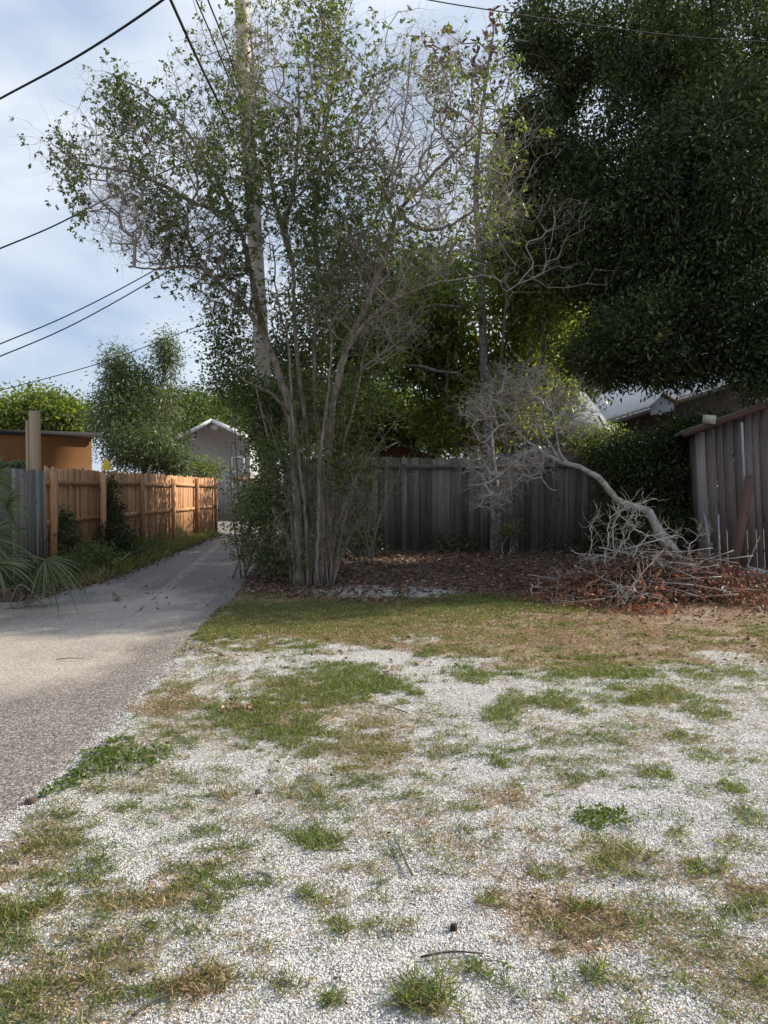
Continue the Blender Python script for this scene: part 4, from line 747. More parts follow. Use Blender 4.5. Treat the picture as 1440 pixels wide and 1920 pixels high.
for (q, dd) in (tw[1], tw[3], tw2[1], tw2[2]):
    k = R.random(len(q)) < front_leafprob(q); rosette(lf, q[k], dd[k], (4, 9), .058, .032)
lf.build('crown', M['leaf_front'], ft)
# suckers fanning up from the stem bases, with their leaves
sk = MB(); sl = MB()
for i in range(32):
    u0 = R.uniform(545, 625); u1 = u0 + R.normal(0, 42) + (u0 - 585) * .9; v1 = R.uniform(700, 1020); dz = R.normal(0, .5)
    a = P(u0, 1097, D0 + R.uniform(-.15, .2)); a[2] = 0; b_ = P(u1, v1, D0 + dz); mid = (a + b_) / 2 + np.array((-(u1 - u0) * .0012, 0, .15)); q = crom([a, mid + R.normal(0, .05, 3), b_], 6); sk.tube(q, np.linspace(R.uniform(.006, .015), .003, len(q)), 6)
    g = q[4:]; d_ = unit(np.gradient(q, axis=0))[4:]; g = np.repeat(g, 5, 0); d_ = np.repeat(d_, 5, 0); o_ = twigs(sk, g, R.normal(0, 1, g.shape), 3, .11, .003, .4, .15)
    for (qq, d2) in o_[1:]:
        k = R.random(len(qq)) < np.clip(.32 + .8 * n3(qq, 3.0), .06, .9); rosette(sl, qq[k], d2[k], (2, 4), .056, .031, (.25, 1.1))
sk.build('suckers', M['twig'], ft); sl.build('sucker_leaves', M['leaf_front'], ft)

# ---- generic dense tree
def dense_tree(name, label, cat, base, stem_pts, r0, blobs, nclump, per, L, W, mat, barkm, sig=.28, shell=.35, group=None, hole=.0, rt=.007, trl=(0, .9), flat=.75, droop=0, wood=True, holef=1.0, part='crown'):
    t = thing(name, label, cat, group, tuple(float(k) for k in base)); mb = MB(); SNs = []
    for sp_, ra, rb in stem_pts:
        q = crom(np.array(sp_, float), 6); mb.tube(q, np.linspace(ra, rb, len(q)), 12, rough=.05); SNs.append(q[2:])
    mb.build('trunk', barkm, t, smooth_=True); SNs = np.concatenate(SNs)
    pts = blobs_pts(blobs, nclump, shell); pts = pts[pts[:, 2] > .25]
    if hole: pts = pts[n3(pts, holef) > -1 + hole]
    if wood:
        sub = pts[::max(1, len(pts) // 500)]; N2, pr, w2, nn0, tp = grow(SNs, None, sub, .4, .05, .08, .15, 12); b2 = MB(); skel_mesh(b2, N2, pr, w2, nn0, rt, .45, r0 * .3); b2.build('branches', barkm, t)
    k = R.poisson(per, len(pts)); idx = np.repeat(np.arange(len(pts)), k); m_ = len(idx); c = pts[idx] + R.normal(0, sig, (m_, 3)) * (1, 1, flat)
    ctr = SNs.mean(0); cd_ = unit(R.normal(0, 1, (len(pts), 3)) + (0, 0, .3))[idx]; a = unit(unit(c - pts[idx]) * .6 + cd_ * .6 + R.normal(0, .45, (m_, 3)) + (0, 0, -droop)); s_ = R.uniform(.65, 1.3, m_)
    tint = np.clip(R.uniform(trl[0], trl[1], m_) * .7 + .15 + (.22 * n3(pts, .9) + R.normal(0, .22, len(pts)))[idx], 0, 1); cr_ = MB(); cn_ = unit(R.normal(0, .6, (len(pts), 3)) + (0, 0, .9))[idx]; cr_.leaves(c, a, L * s_, W * s_, tint, .2, .1, cn_ + R.normal(0, .4, (m_, 3))); cr_.build(part, mat, t); return t
# the big dark oak on the right
ob = (10.9, 18.5, 0)
oak = [(1010,60,40,60,17,1,.4),(1000,250,50,60,17.2,1,.45),(1090,150,60,60,17,1.4,.5),(1200,160,150,110,17.5,2.0,1),(1260,420,140,120,17,2,1),(1120,460,110,90,17.5,1.6,.7),(1400,330,120,160,16,2,1),(1180,60,170,110,16.5,2.2,1),(1330,80,160,140,16,2.6,1.2),(1080,90,60,60,17,1.2,.35),(1090,250,80,90,17,1.6,.6),(1190,240,120,110,17,2.2,.8),(1050,370,60,100,17.5,1.3,.5),(1170,400,130,110,17,2.2,1),(1340,330,160,160,15.5,2.6,1.4),(1420,500,130,170,14.8,2.4,1.4),(1290,520,120,110,16,2,1),
 (1150,520,90,60,17,1.4,.5),(1350,630,130,66,14.6,1.8,1.1),(1430,685,70,46,13.8,1.2,.5),(1230,610,110,56,15.8,1.5,.8),(1130,668,80,28,16.6,1,.4),(1160,702,60,16,16.5,.7,.2),(1270,690,70,22,15.6,.8,.25),(1560,350,180,330,15.5,3,2.2),(1700,200,220,260,16,3,1.6),(1620,620,150,120,15,3,1),(1420,60,120,120,17,3,.9)]
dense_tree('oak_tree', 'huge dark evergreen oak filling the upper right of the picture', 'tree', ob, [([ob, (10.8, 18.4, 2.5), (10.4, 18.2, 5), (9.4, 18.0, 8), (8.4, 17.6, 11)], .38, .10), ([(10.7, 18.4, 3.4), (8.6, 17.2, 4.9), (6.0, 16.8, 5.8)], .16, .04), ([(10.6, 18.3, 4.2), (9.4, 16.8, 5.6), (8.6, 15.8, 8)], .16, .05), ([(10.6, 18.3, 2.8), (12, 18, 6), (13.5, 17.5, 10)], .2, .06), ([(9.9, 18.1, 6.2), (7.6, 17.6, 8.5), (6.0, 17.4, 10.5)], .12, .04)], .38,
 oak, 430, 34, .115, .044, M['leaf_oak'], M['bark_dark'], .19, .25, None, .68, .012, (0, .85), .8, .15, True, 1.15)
# magnolia with the tall thin dark trunk
mq = [P(930, 1046, 17), P(930, 950, 17), P(918, 850, 17), P(908, 700, 17), P(902, 520, 17), P(892, 350, 17), P(905, 200, 17), P(925, 60, 17)]; mq[0][2] = 0
mag = [(900,560,110,90,17.6,1.4,.9),(820,640,110,90,18.3,1.2,.9),(960,640,110,90,18,1.3,.9),(900,740,110,60,18,1.2,.9),(830,560,80,60,18.5,1,.5),(960,460,70,70,18,1,.5),(960,345,40,45,18,.6,.25),(1010,560,60,70,18,1,.5),(780,700,70,60,18.5,1,.5),(850,800,70,40,18.6,.6,.4)]
M['bark_mottled'] = bark_mat('bark_mottled', [(.35, (.04, .035, .03)), (.5, (.10, .09, .085)), (.64, (.24, .23, .21))], 14, (1, 1, .7), .01)
mt = dense_tree('magnolia_tree', 'broad-leaved magnolia with thin dark upright trunk in front of the tall fence', 'tree', mq[0], [(mq, .15, .02)], .15, mag, 420, 13, .16, .055, M['leaf_mag'], M['bark_mottled'], .22, .2, None, .5, .01, (0, .85), .9, -.1, True, 1.3)
rp = blobs_pts([(925,80,34,60,17,.4,1),(860,100,50,36,17,.5,1),(820,110,50,50,17,.5,.7),(905,170,60,40,17,.5,.8),(985,240,70,70,17,.8,1),(880,240,60,50,17,.6,.6)], 15)
sn = crom(mq, 6)[26:]; N2, pr, w2, nn0, tp = grow(sn, None, rp, .25, .04, .1, .15, 4); b2 = MB(); skel_mesh(b2, N2, pr, w2, nn0, .009, .42, .03); b2.build('upper_branches', M['twig'], mt)
l2 = MB(); rosette(l2, N2[tp], np.tile((0, 0, 1.), (len(tp), 1)), (5, 9), .17, .06, (0, 1), .7); l2.build('rusty_leaves', M['leaf_rust'], mt); mt.children[-1]['label'] = 'rust-brown leaves at the top of the magnolia'
# bare grey twigs of a thin tree right of centre
bt = thing('bare_tree', 'thin bare grey tree whose twigs spread across the sky left of the oak', 'tree', None, (2.7, 16.2, 0))
st = [(2.9, 16.3, 0), P(955, 900, 16.2), P(940, 700, 16), P(950, 520, 16), P(930, 380, 15.8), P(935, 250, 15.8), P(960, 120, 15.8)]; q = crom(st, 6); m2 = MB(); m2.tube(q, np.linspace(.035, .008, len(q)), 8, rough=.05); m2.build('trunk', M['bark_dark'], bt, smooth_=True)
rp = blobs_pts([(960,170,80,120,15.8,.8,1),(1000,260,70,80,15.8,.8,.7),(990,400,110,70,15.5,.9,1),(1060,410,60,40,15.3,.6,.4),(1000,500,130,50,15.2,.7,.9),(850,330,90,90,15.8,1,.9),(790,480,90,70,15.5,.9,.9),(1130,520,30,20,15.4,.3,.1)], 75)
N2, pr, w2, nn0, tp = grow(q[12:], None, rp, .2, .045, .0, .15, 5); b2 = MB(); skel_mesh(b2, N2, pr, w2, nn0, .0035, .40, .014); i_ = np.arange(nn0, len(N2)); i_ = i_[w2[i_] < 15]; i_ = i_[R.random(len(i_)) < .6]; twigs(b2, N2[i_], unit(N2[i_] - N2[pr[i_]] + R.normal(0, .8, (len(i_), 3))), 4, .13, .0022, .25, .12); b2.build('branches', M['twig_pale'], bt)
# trees behind the tall fence
def simple_stem(x, y, h, r): return [([(x, y, 0), (x + R.normal(0, .1), y, h * .35), (x + R.normal(0, .25), y + R.normal(0, .2), h * .7), (x + R.normal(0, .4), y, h)], r, r * .25)]
def gx(u, d): return (u - 720) / F * d
def bt_tree(name, label, u, d, h, r, blobs, ncl, per, L, W, mat, **k): return dense_tree(name, label, 'tree', (gx(u, d), d, 0), simple_stem(gx(u, d), d, h, r), r, blobs, ncl, per, L, W, mat, M['bark_dark'], **k)
grp = 'trees behind the tall fence'
bt_tree('dense_tree', 'dark green dense tree behind the upper stems of the multi-stemmed tree', 640, 20.5, 7, .18, [(620,480,80,60,20.5,1.3,.6),(680,560,90,80,20.5,1.3,.8),(600,610,70,90,20.5,1.3,.7),(740,480,60,50,20.5,1,.35),(520,700,60,70,19.8,1,.6)], 340, 18, .12, .055, M['leaf_dark'], sig=.26, hole=.65, group=grp)
bt_tree('dense_tree', 'bushy yellow-green tree hanging over the left part of the tall fence', 720, 21.8, 3.6, .14, [(730,770,80,50,21.8,.9,1),(700,830,80,34,21.6,.7,.8),(660,740,60,70,21.8,.9,.7),(780,800,50,35,21.6,.6,.5)], 300, 16, .14, .05, M['leaf_bright'], sig=.25, hole=.35, group=grp)
bt_tree('dense_tree', 'olive tree filling the gap behind the stems and the magnolia', 800, 20, 5.5, .2, [(760,640,110,80,20,1.1,1),(860,640,110,100,20,1.1,1),(710,650,90,50,20,1.1,.7),(880,780,90,60,20,1.1,1),(960,740,110,70,19.8,1.1,1),(560,760,70,70,19.6,1,.5),(880,540,100,60,20,1.1,.6),(800,520,60,50,20,1,.3),(1000,660,60,80,20,1,.5)], 420, 18, .18, .07, M['leaf_mag'], sig=.28, hole=.42, group=grp)
bt_tree('dense_tree', 'sunlit lime-green tree glowing in the gap below the oak', 1090, 26, 6.5, .2, [(1110,590,60,50,25,1.2,.8),(1080,600,80,60,26,1.5,1),(1040,680,90,60,26,1.5,1),(1130,640,70,50,26,1.3,.7),(1010,590,50,50,26,1.2,.4),(1170,560,50,40,26,1,.35)], 330, 18, .16, .06, M['leaf_bright'], sig=.35, hole=.35, group=grp)
bt_tree('dense_tree', 'green tree showing through the twigs right of the magnolia trunk', 1000, 19.6, 6.5, .16, [(970,330,50,50,19.6,.9,.5),(990,420,60,60,19.6,.9,.6),(1010,500,60,60,19.6,.9,.7),(1040,540,60,50,19.6,.9,.6),(950,520,60,60,19.6,.9,.5)], 320, 16, .15, .06, M['leaf_mag'], sig=.3, hole=.55, group=grp)
bt_tree('dense_tree', 'dark tree over the blue-grey roof behind the leaning dead tree', 960, 28, 5.5, .2, [(930,790,120,70,27,1.5,1),(1040,720,90,50,27,1.5,.8),(700,800,100,60,27,1.5,.8)], 330, 16, .19, .08, M['leaf_dark'], sig=.35, hole=.2, group=grp)
# far-left trees
g2 = 'trees beyond the brown fence'
bt_tree('broad_tree', 'rounded light green tree at the left edge above the dark flat roof', 40, 42, 4.5, .3, [(20,780,70,42,42,2,1),(70,765,40,30,42,1.5,.6),(120,785,50,32,42,1.8,.8),(90,800,60,30,42,1.8,.6)], 360, 18, .22, .12, M['leaf_bright'], sig=.45, hole=.2, group=g2)
bt_tree('feathery_tree', 'feathery grey-green tree with two tall wispy tops right of the brown building', 262, 27, 5, .16, [(250,730,50,40,27,1,.9),(290,780,90,60,27,1.4,1.3),(220,690,14,36,27,.4,.3),(312,668,9,42,27,.25,.35),(235,800,60,60,26,1.2,.9),(270,845,60,36,25,1.2,1),(335,868,36,20,25,.8,.6),(200,760,25,30,27,.6,.25)], 380, 20, .15, .036, M['leaf_feather'], sig=.24, hole=.62, group=g2, flat=1.0, droop=.25)
bt_tree('broad_tree', 'dark green broad tree behind the feathery one, left of the grey house', 350, 48, 4.5, .3, [(340,775,70,36,48,2,1),(400,770,60,26,52,2,.7),(300,800,80,40,46,2,1),(460,770,60,40,56,2,.8)], 360, 18, .24, .12, M['leaf_far'], sig=.5, hole=.1, group=g2)
bt_tree('shrubby_tree', 'low yellowish shrub overhanging the far end of the brown fence', 385, 26.5, 1.8, .06, [(390,880,34,22,27,.6,1),(360,870,30,14,27.3,.5,.6)], 130, 11, .10, .04, M['leaf_bright'], sig=.16, hole=.3, group=g2)
bt_tree('broad_tree', 'far tree closing the gap behind the trunks of the multi-stemmed tree', 620, 50, 4, .3, [(520,850,90,60,52,2,1),(640,840,100,70,52,2,1),(760,840,100,70,54,2,1)], 220, 14, .24, .12, M['leaf_far'], sig=.5, hole=.1, group=g2)
bt_tree('broad_tree', 'far tree behind the houses on the right', 1150, 52, 5, .3, [(900,840,100,70,54,2,1),(1050,800,110,90,54,2,1),(1250,760,140,110,56,2,1),(1450,740,150,120,56,2,1)], 260, 14, .26, .12, M['leaf_far'], sig=.6, hole=.1)
# ---- shrubs
def shrub(name, label, u, d, blobs, ncl, per, L, W, mat, **k):
    x = gx(u, d); st = []
    for i in range(6): e = P(*[(blobs[i % len(blobs)])[j] for j in (0, 1, 4)]); st.append(([(x + R.normal(0, .1), d + R.normal(0, .1), 0), (np.array((x, d, 0)) * .5 + e * .5) + R.normal(0, .1, 3), e], .02, .006))
    return dense_tree(name, label, 'shrub', (x, d, 0), st, .02, blobs, ncl, per, L, W, mat, M['twig'], rt=.004, part='foliage', **k)
shrub('dense_shrub', 'dense green shrub crowding the left foot of the multi-stemmed tree', 500, 12.9, [(500,1000,50,60,12.9,.5,.6),(525,1055,46,36,12.8,.5,.6),(475,930,50,50,13,.5,.3),(455,1000,34,50,12.9,.5,.25),(550,1010,50,60,12.9,.5,.4),(490,1075,40,16,12.8,.3,.4),(560,930,70,60,12.3,.5,.25),(640,1000,40,60,12.6,.4,.2)], 300, 12, .06, .032, M['leaf_front'], sig=.17, hole=.8, holef=4.2)
shrub('dense_shrub', 'leafy sapling growth left of the stems at the height of the far house', 455, 13.2, [(440,700,44,70,13.2,.5,.9),(500,800,30,60,13.1,.4,.6),(440,620,50,44,13.1,.5,.5),(520,780,40,70,13.2,.5,.5),(560,740,50,60,13.3,.5,.4),(680,740,40,60,12.8,.5,.3),(620,780,40,60,12.3,.4,.3),(660,880,50,50,12.4,.5,.3),(520,860,40,40,12.2,.4,.25),(500,940,40,40,12.3,.3,.3)], 360, 14, .065, .036, M['leaf_front'], sig=.16, hole=.62, holef=1.8)
shrub('dense_shrub', 'dark shrub against the fence right of the multi-stemmed tree', 680, 16.2, [(670,1010,40,36,16.2,.4,.9),(640,1030,30,40,15,.4,.7),(700,1040,30,16,16,.3,.4)], 150, 10, .07, .035, M['leaf_dark'], sig=.14, hole=.2)
shrub('thin_sapling', 'thin sparse sapling in front of the left part of the tall fence', 690, 15, [(700,900,60,50,14.8,.4,.9),(750,880,50,30,14.6,.3,.5),(650,900,40,60,14.8,.4,.6),(690,960,40,40,15,.4,.5)], 90, 4, .06, .022, M['leaf_front'], sig=.10, hole=.3)
shrub('low_shrub', 'low dark weeds along the foot of the tall fence in the middle', 860, 17, [(850,1025,50,18,17,.3,1),(800,1035,40,12,17,.3,.5),(960,1040,60,10,16.9,.3,.5),(1070,1030,60,16,16.6,.3,.6)], 150, 8, .08, .03, M['leaf_dark'], sig=.12, hole=.3)
shrub('low_shrub', 'small sprig of bright leaves beside the pale magnolia trunk', 962, 16.4, [(962,995,16,16,16.4,.2,1)], 20, 7, .11, .04, M['leaf_bright'], sig=.09)
shrub('hedge', 'near-black overgrown hedge filling the gap between the fence and the shed', 1230, 16.6, [(1200,880,70,70,16.4,.7,1),(1270,900,60,90,16.2,.8,1.1),(1250,1000,80,50,15.8,.7,1),(1170,960,50,60,16.6,.6,.7),(1150,850,50,30,16.8,.5,.4),(1290,820,50,40,16.2,.8,.6),(1150,1030,50,20,16.4,.4,.4),(1340,830,60,50,16.8,.8,.6)], 330, 22, .08, .04, M['leaf_dark'], sig=.16, hole=.15)
shrub('hedge', 'bright leafy spray in front of the blue-grey roof', 1110, 17.8, [(1105,815,36,16,17.8,.3,1),(1080,830,20,14,17.7,.3,.4),(1000,800,30,26,17.6,.3,.4),(1150,805,14,10,18,.3,.2)], 80, 9, .09, .035, M['leaf_bright'], sig=.12, hole=.2)
shrub('climbing_vine', 'dark green vine climbing over the brown fence below the yellow flower', 208, 16.2, [(200,915,16,30,16.3,.12,.7),(205,960,24,30,16.1,.2,1),(220,1000,28,24,15.8,.25,1),(195,1030,30,20,15.6,.3,.8),(118,975,18,16,13.8,.15,.5),(125,1010,22,26,13.6,.2,.6),(238,1020,20,14,16.6,.2,.4)], 130, 12, .06, .03, M['leaf_dark'], sig=.09)
shrub('weed_clump', 'tall leafy weeds spilling from the fence foot beside the lane', 190, 14, [(180,1050,36,24,13.6,.3,1),(130,1065,34,20,12.8,.3,.8),(250,1035,36,18,16,.3,.8),(300,1022,36,13,18.5,.3,.7),(345,1008,28,14,21.5,.3,.5),(380,1000,16,10,24.5,.3,.3)], 130, 12, .09, .028, M['leaf_front'], sig=.12)
shrub('weed_clump', 'low dark leafy weeds at the foot of the fan palm', 50, 9.8, [(60,1110,40,16,10,.25,1),(20,1125,40,16,9.8,.25,1),(100,1095,26,10,10.4,.2,.5)], 90, 10, .06, .035, M['leaf_dark'], sig=.07)
shrub('weed_clump', 'small green weed growing in the lane', 215, 10.6, [(216,1134,14,3,10.5,.05,1)], 16, 6, .04, .02, M['leaf_dark'], sig=.03)
# dead shrub leaf spray pale over left fence end
# yellow flower on the vine
def flower(mb):
    c = P(197, 862, 15.9); n_ = 10; rings = [(0, .012), (.06, .03), (.14, .05), (.20, .085)]
    V = []; 
    for (dz, r) in rings:
        for k in range(n_): a = k / n_ * 6.283; rr = r * (1 + .12 * (k % 2)); V.append(c + (rr * math.cos(a), rr * math.sin(a), .02 - dz - .02 * (k % 2) * (dz > .15)))
    Q = [[i * n_ + k, i * n_ + (k + 1) % n_, (i + 1) * n_ + (k + 1) % n_, (i + 1) * n_ + k] for i in range(3) for k in range(n_)]; mb.add(V, [Q], .5)
    mb.add([p + (.05, .01, -.02) for p in V], [Q], .9)
solo('trumpet_flower', 'bright yellow drooping trumpet flower above the fence top', 'flower', flower, M['yellow'], P(197, 870, 15.9))

# ------------------------------------------------------------------ fan palm at the left edge
pm = thing('fan_palm', 'low fan palm with spiky green fronds at the left edge', 'palm', None, (-5.25, 9.6, 0))
m2 = MB(); m2.tube(crom([(-5.3, 9.6, -.05), (-5.3, 9.6, .3), (-5.28, 9.6, .75)], 4), np.linspace(.20, .14, 9), 12, rough=.15); m2.build('trunk', M['bark_dark'], pm)
def frond(hub, ax, nrm, nb, Ln, spread, droop=.25, w=.03):
    mb = MB(); ax = unit(np.array(ax, float)); nrm = unit(np.array(nrm, float)); side = unit(np.cross(nrm, ax)); nrm = np.cross(ax, side)
    root = np.array((-5.28, 9.6, .75)); mb.tube(crom([root, (root + hub) / 2 + (0, 0, .1), hub], 4), .012, 6, t=.9)
    for i in range(nb):
        a = (i / (nb - 1) - .5) * spread; dr = ax * math.cos(a) + side * math.sin(a); Lb = Ln * (1 - .25 * abs(a) / spread * 2) * R.uniform(.7, 1.08); dr = unit(dr + R.normal(0, .06, 3)); dp = droop * R.uniform(.6, 1.7); sd_ = unit(np.cross(dr, nrm)); V = []; t = .3 + .6 * R.random()
        for k in range(6):
            s = k / 5; c = hub + dr * Lb * s + nrm * .05 * math.sin(i * 3.14) - np.array((0, 0, 1)) * dp * Lb * s ** 2.2; ww = w * math.sin(min(1, s * 1.6 + .18) * math.pi * .5) * (1 - s ** 3) * .5 + .0008
            V += [c - sd_ * ww + nrm * ww * .5, c, c + sd_ * ww + nrm * ww * .5]
        Q = [[k * 3 + j, k * 3 + j + 1, k * 3 + j + 4, k * 3 + j + 3] for k in range(5) for j in (0, 1)]; mb.add(V, [Q], t)
    mb.build('frond', M['palm'], pm)
frond(P(12, 955, 9.2), (.35, -.2, .55), (-.5, -.8, .3), 30, .66, 3.4, .35, .03)
frond(P(-15, 900, 9.4), (.3, -.3, .8), (-.3, -.8, -.2), 28, .62, 3.0, .3, .028)
frond(P(-10, 1060, 9.0), (.7, -.4, .1), (0, -.6, .8), 30, .66, 3.2, .35, .03)
frond(P(84, 1050, 9.3), (.8, -.3, -.2), (.1, -.5, .8), 24, .62, 2.4, .55, .022)
frond(P(-30, 1010, 9.3), (.9, -.2, .35), (-.2, -.9, .4), 30, .9, 2.6, .35)
frond((-5.5, 9.5, 1.3), (-.4, -.3, .8), (.3, -.9, .2), 28, .8, 3.0, .3)
pb = thing('fan_palm', 'dark palm frond showing above the grey fence left of the timber post', 'palm', None, (-8.3, 16.5, 0))
pm_b, pm = pm, pb
mb = MB(); mb.tube([(-8.3, 16.5, 0), (-8.3, 16.5, 2.0)], [.12, .09], 10); mb.build('trunk', M['bark_dark'], pb)
def arch(hub, az, L):
    mb = MB(); V = []; n_ = 16
    for i in range(n_):
        s = i / (n_ - 1); c = np.array(hub) + np.array((math.cos(az) * L * s, math.sin(az) * L * s * .6, .55 * L * s - .85 * L * s * s * s)); V.append(c)
    V = np.array(V); mb.tube(V, .01, 5, t=.8); T = unit(np.gradient(V, axis=0))
    for sg in (-1, 1):
        sd_ = unit(np.cross(T, (0, 0, 1.))) * sg; mb.leaves(np.repeat(V, 3, 0) + R.normal(0, .02, (48, 3)), np.repeat(sd_ * .8 + T * .6 + np.array((0, 0, -.5)), 3, 0), .3, .025, R.uniform(0, .6, 48))
    mb.build('frond', M['palm'], pb)
for az in (-.2, .5, 1.4, 2.4, 3.0, 3.8, 4.8, 5.6): arch((-8.3, 16.5, 2.0), az, 1.0)
pm = pm_b

# ------------------------------------------------------------------ dead leaning tree
dt = thing('dead_leaning_tree', 'bare dead tree leaning far left from behind the brush pile', 'tree', None, (5.2, 12.6, 0))
ls = [P(1300, 1072, 12.3), P(1272, 1045, 12.35), P(1240, 1005, 12.4), P(1218, 962, 12.5), P(1190, 950, 12.5), P(1155, 935, 12.5), P(1128, 902, 12.5), P(1095, 880, 12.6), P(1050, 865, 12.7), P(1022, 850, 12.7), P(1000, 835, 12.8), P(975, 815, 12.9), P(945, 770, 13), P(930, 740, 13.1)]
q = crom(ls, 5); m2 = MB(); rr_ = np.interp(np.linspace(0, 1, len(q)), [0, .15, .25, .5, .65, .8, 1], [.10, .085, .062, .048, .036, .022, .009]); q[1:-1] += R.normal(0, .006, (len(q) - 2, 3)); m2.tube(q, rr_, 14, rough=.06)
bs = [([P(1062, 868, 12.7), P(1048, 845, 12.6), P(1043, 810, 12.5), P(1036, 770, 12.5)], .03, .01), ([P(1010, 842, 12.8), P(985, 850, 12.6), P(950, 880, 12.4), P(915, 905, 12.2), P(880, 910, 12.1)], .028, .008), ([P(960, 792, 13), P(935, 800, 12.8), P(905, 830, 12.6), P(885, 800, 12.5)], .022, .007), ([P(1050, 865, 12.7), P(1030, 830, 12.9), P(1000, 780, 13.1), P(1000, 730, 13.2), P(1020, 690, 13.2)], .026, .008), ([P(1022, 850, 12.7), P(1015, 890, 12.5), P(1030, 915, 12.4), P(1045, 920, 12.4)], .014, .005)]
SNs = [q[40:]]
for pp, a_, b_ in bs: qq = crom(pp, 6); m2.tube(qq, np.linspace(a_, b_, len(qq)), 8, rough=.05); SNs.append(qq)
m2.build('trunk', M['dead_bark'], dt, smooth_=True)
rp = blobs_pts([(960,740,70,44,13.1,.5,1.2),(1010,740,60,40,13,.5,.9),(930,790,56,50,12.9,.5,1),(1050,780,44,40,12.8,.4,.6),(900,860,32,40,12.5,.4,.6),(930,900,54,44,12.4,.45,1.1),(990,870,50,34,12.5,.4,.7),(990,800,50,40,12.9,.4,.6),(985,700,60,22,13.2,.4,.6),(1090,790,44,34,12.8,.4,.6),(1060,740,50,30,13,.4,.5),(890,760,36,30,12.8,.3,.5),(920,940,40,20,12.3,.35,.5),(1000,860,50,30,12.4,.4,.6)], 120)
N2, pr, w2, nn0, tp = grow(np.concatenate(SNs), None, rp, .12, .025, 0, .15, 3); b2 = MB(); skel_mesh(b2, N2, pr, w2, nn0, .0034, .42, .016)
i_ = np.arange(nn0, len(N2)); i_ = i_[w2[i_] < 12]; i_ = np.repeat(i_, 2); i_ = i_[R.random(len(i_)) < .8]; o_ = twigs(b2, N2[i_], unit(N2[i_] - N2[pr[i_]] + R.normal(0, .5, (len(i_), 3))), 5, .06, .0028, .30, .0, .85); k = R.random(len(i_)) < .4; twigs(b2, o_[1][0][k], o_[1][1][k] + R.normal(0, .5, (k.sum(), 3)), 4, .055, .0022, .3, .02, .85); b2.build('branches', M['twig_pale'], dt)
# ------------------------------------------------------------------ brush pile
bp = thing('brush_pile', 'pile of cut pale branches and orange-brown dead leaves at the right', 'brush pile', None, (3.6, 10.8, 0))
def pile_h(x, y): return .62 * np.exp(-(((x - 3.85) / 1.15) ** 2 + ((y - 10.9) / .85) ** 2)) + .22 * np.exp(-(((x - 2.8) / .7) ** 2 + ((y - 10.3) / .5) ** 2)) + .3 * np.exp(-(((x - 5.2) / .8) ** 2 + ((y - 11.2) / .7) ** 2))
m2 = MB()
for i in range(80):
    x, y = R.normal(3.8, .6), R.normal(10.8, .45); h = pile_h(x, y) * R.uniform(.3, 1.15) + .04; az = R.uniform(0, 6.28) if i % 3 else R.normal(2.9, .35); L = R.uniform(.5, 1.7); el = R.normal(0, .16)
    d_ = np.array((math.cos(az) * math.cos(el), math.sin(az) * math.cos(el), math.sin(el))); a = np.array((x, y, h)) - d_ * L / 2; b_ = a + d_ * L; mid = (a + b_) / 2 + R.normal(0, .07, 3); q = crom([a, mid, b_], 4); q[:, 2] = np.maximum(q[:, 2], .02); r0 = R.uniform(.004, .013); m2.tube(q, np.linspace(r0, r0 * .4, len(q)), 6)
    s_ = np.repeat(q[2:], 2, 0); s_ = s_[::3]; twigs(m2, s_, R.normal(0, 1, s_.shape) + d_ * .8, 3, .09, .004, .4, 0)
# tangle standing above the pile
tg = [([P(1160, 1075, 10.9), P(1150, 1010, 10.9), P(1165, 960, 10.8), P(1230, 935, 11.2)], .016), ([P(1130, 1080, 10.7), P(1140, 1020, 10.7), P(1145, 970, 10.8), P(1185, 945, 10.9)], .014), ([P(1115, 1080, 10.8), P(1160, 1030, 10.8), P(1190, 985, 10.9), P(1200, 955, 11)], .014),
 ([P(1285, 1040, 11.2), P(1230, 1010, 11), P(1185, 985, 10.8), P(1160, 965, 10.8)], .02), ([P(1180, 1075, 10.6), P(1200, 1020, 10.7), P(1240, 1000, 10.9), P(1270, 1010, 11)], .014), ([P(1100, 1060, 10.9), P(1110, 1010, 10.9), P(1108, 985, 10.9), P(1118, 970, 10.9)], .01), ([P(1070, 1032, 11), P(1095, 1042, 11), P(1125, 1060, 10.9)], .011),
 ([P(1180, 1060, 10.8), P(1168, 1000, 10.9), P(1185, 970, 11), P(1215, 965, 11)], .012), ([P(1290, 1020, 11.2), P(1260, 995, 11.2), P(1235, 990, 11)], .012), ([P(1300, 1060, 11), P(1290, 1030, 11.1), P(1310, 1005, 11.3), P(1322, 1002, 11.3)], .012), ([P(1120, 1150, 9.9), P(1165, 1120, 9.9), P(1200, 1080, 10), P(1245, 1030, 10.3)], .012), ([P(1110, 1164, 9.6), P(1160, 1135, 9.6), P(1185, 1138, 9.6)], .012), ([P(1000, 1100, 10.6), P(1060, 1100, 10.5), P(1150, 1112, 10.3), P(1230, 1110, 10.2)], .014),
 ([P(1240, 1075, 10.4), P(1290, 1068, 10.6), P(1340, 1080, 10.8)], .014), ([P(1060, 1085, 10.7), P(1140, 1075, 10.6), P(1220, 1072, 10.6)], .016), ([P(1120, 1110, 10.1), P(1200, 1100, 10.1), P(1290, 1115, 10.1), P(1370, 1120, 10.3)], .011), ([P(995, 1150, 10), P(1080, 1110, 10.2), P(1150, 1070, 10.5), P(1210, 1035, 10.8)], .018), ([P(996, 1095, 10.4), P(997, 1118, 10.3), P(1006, 1125, 10.3), P(1008, 1108, 10.3)], .012)]
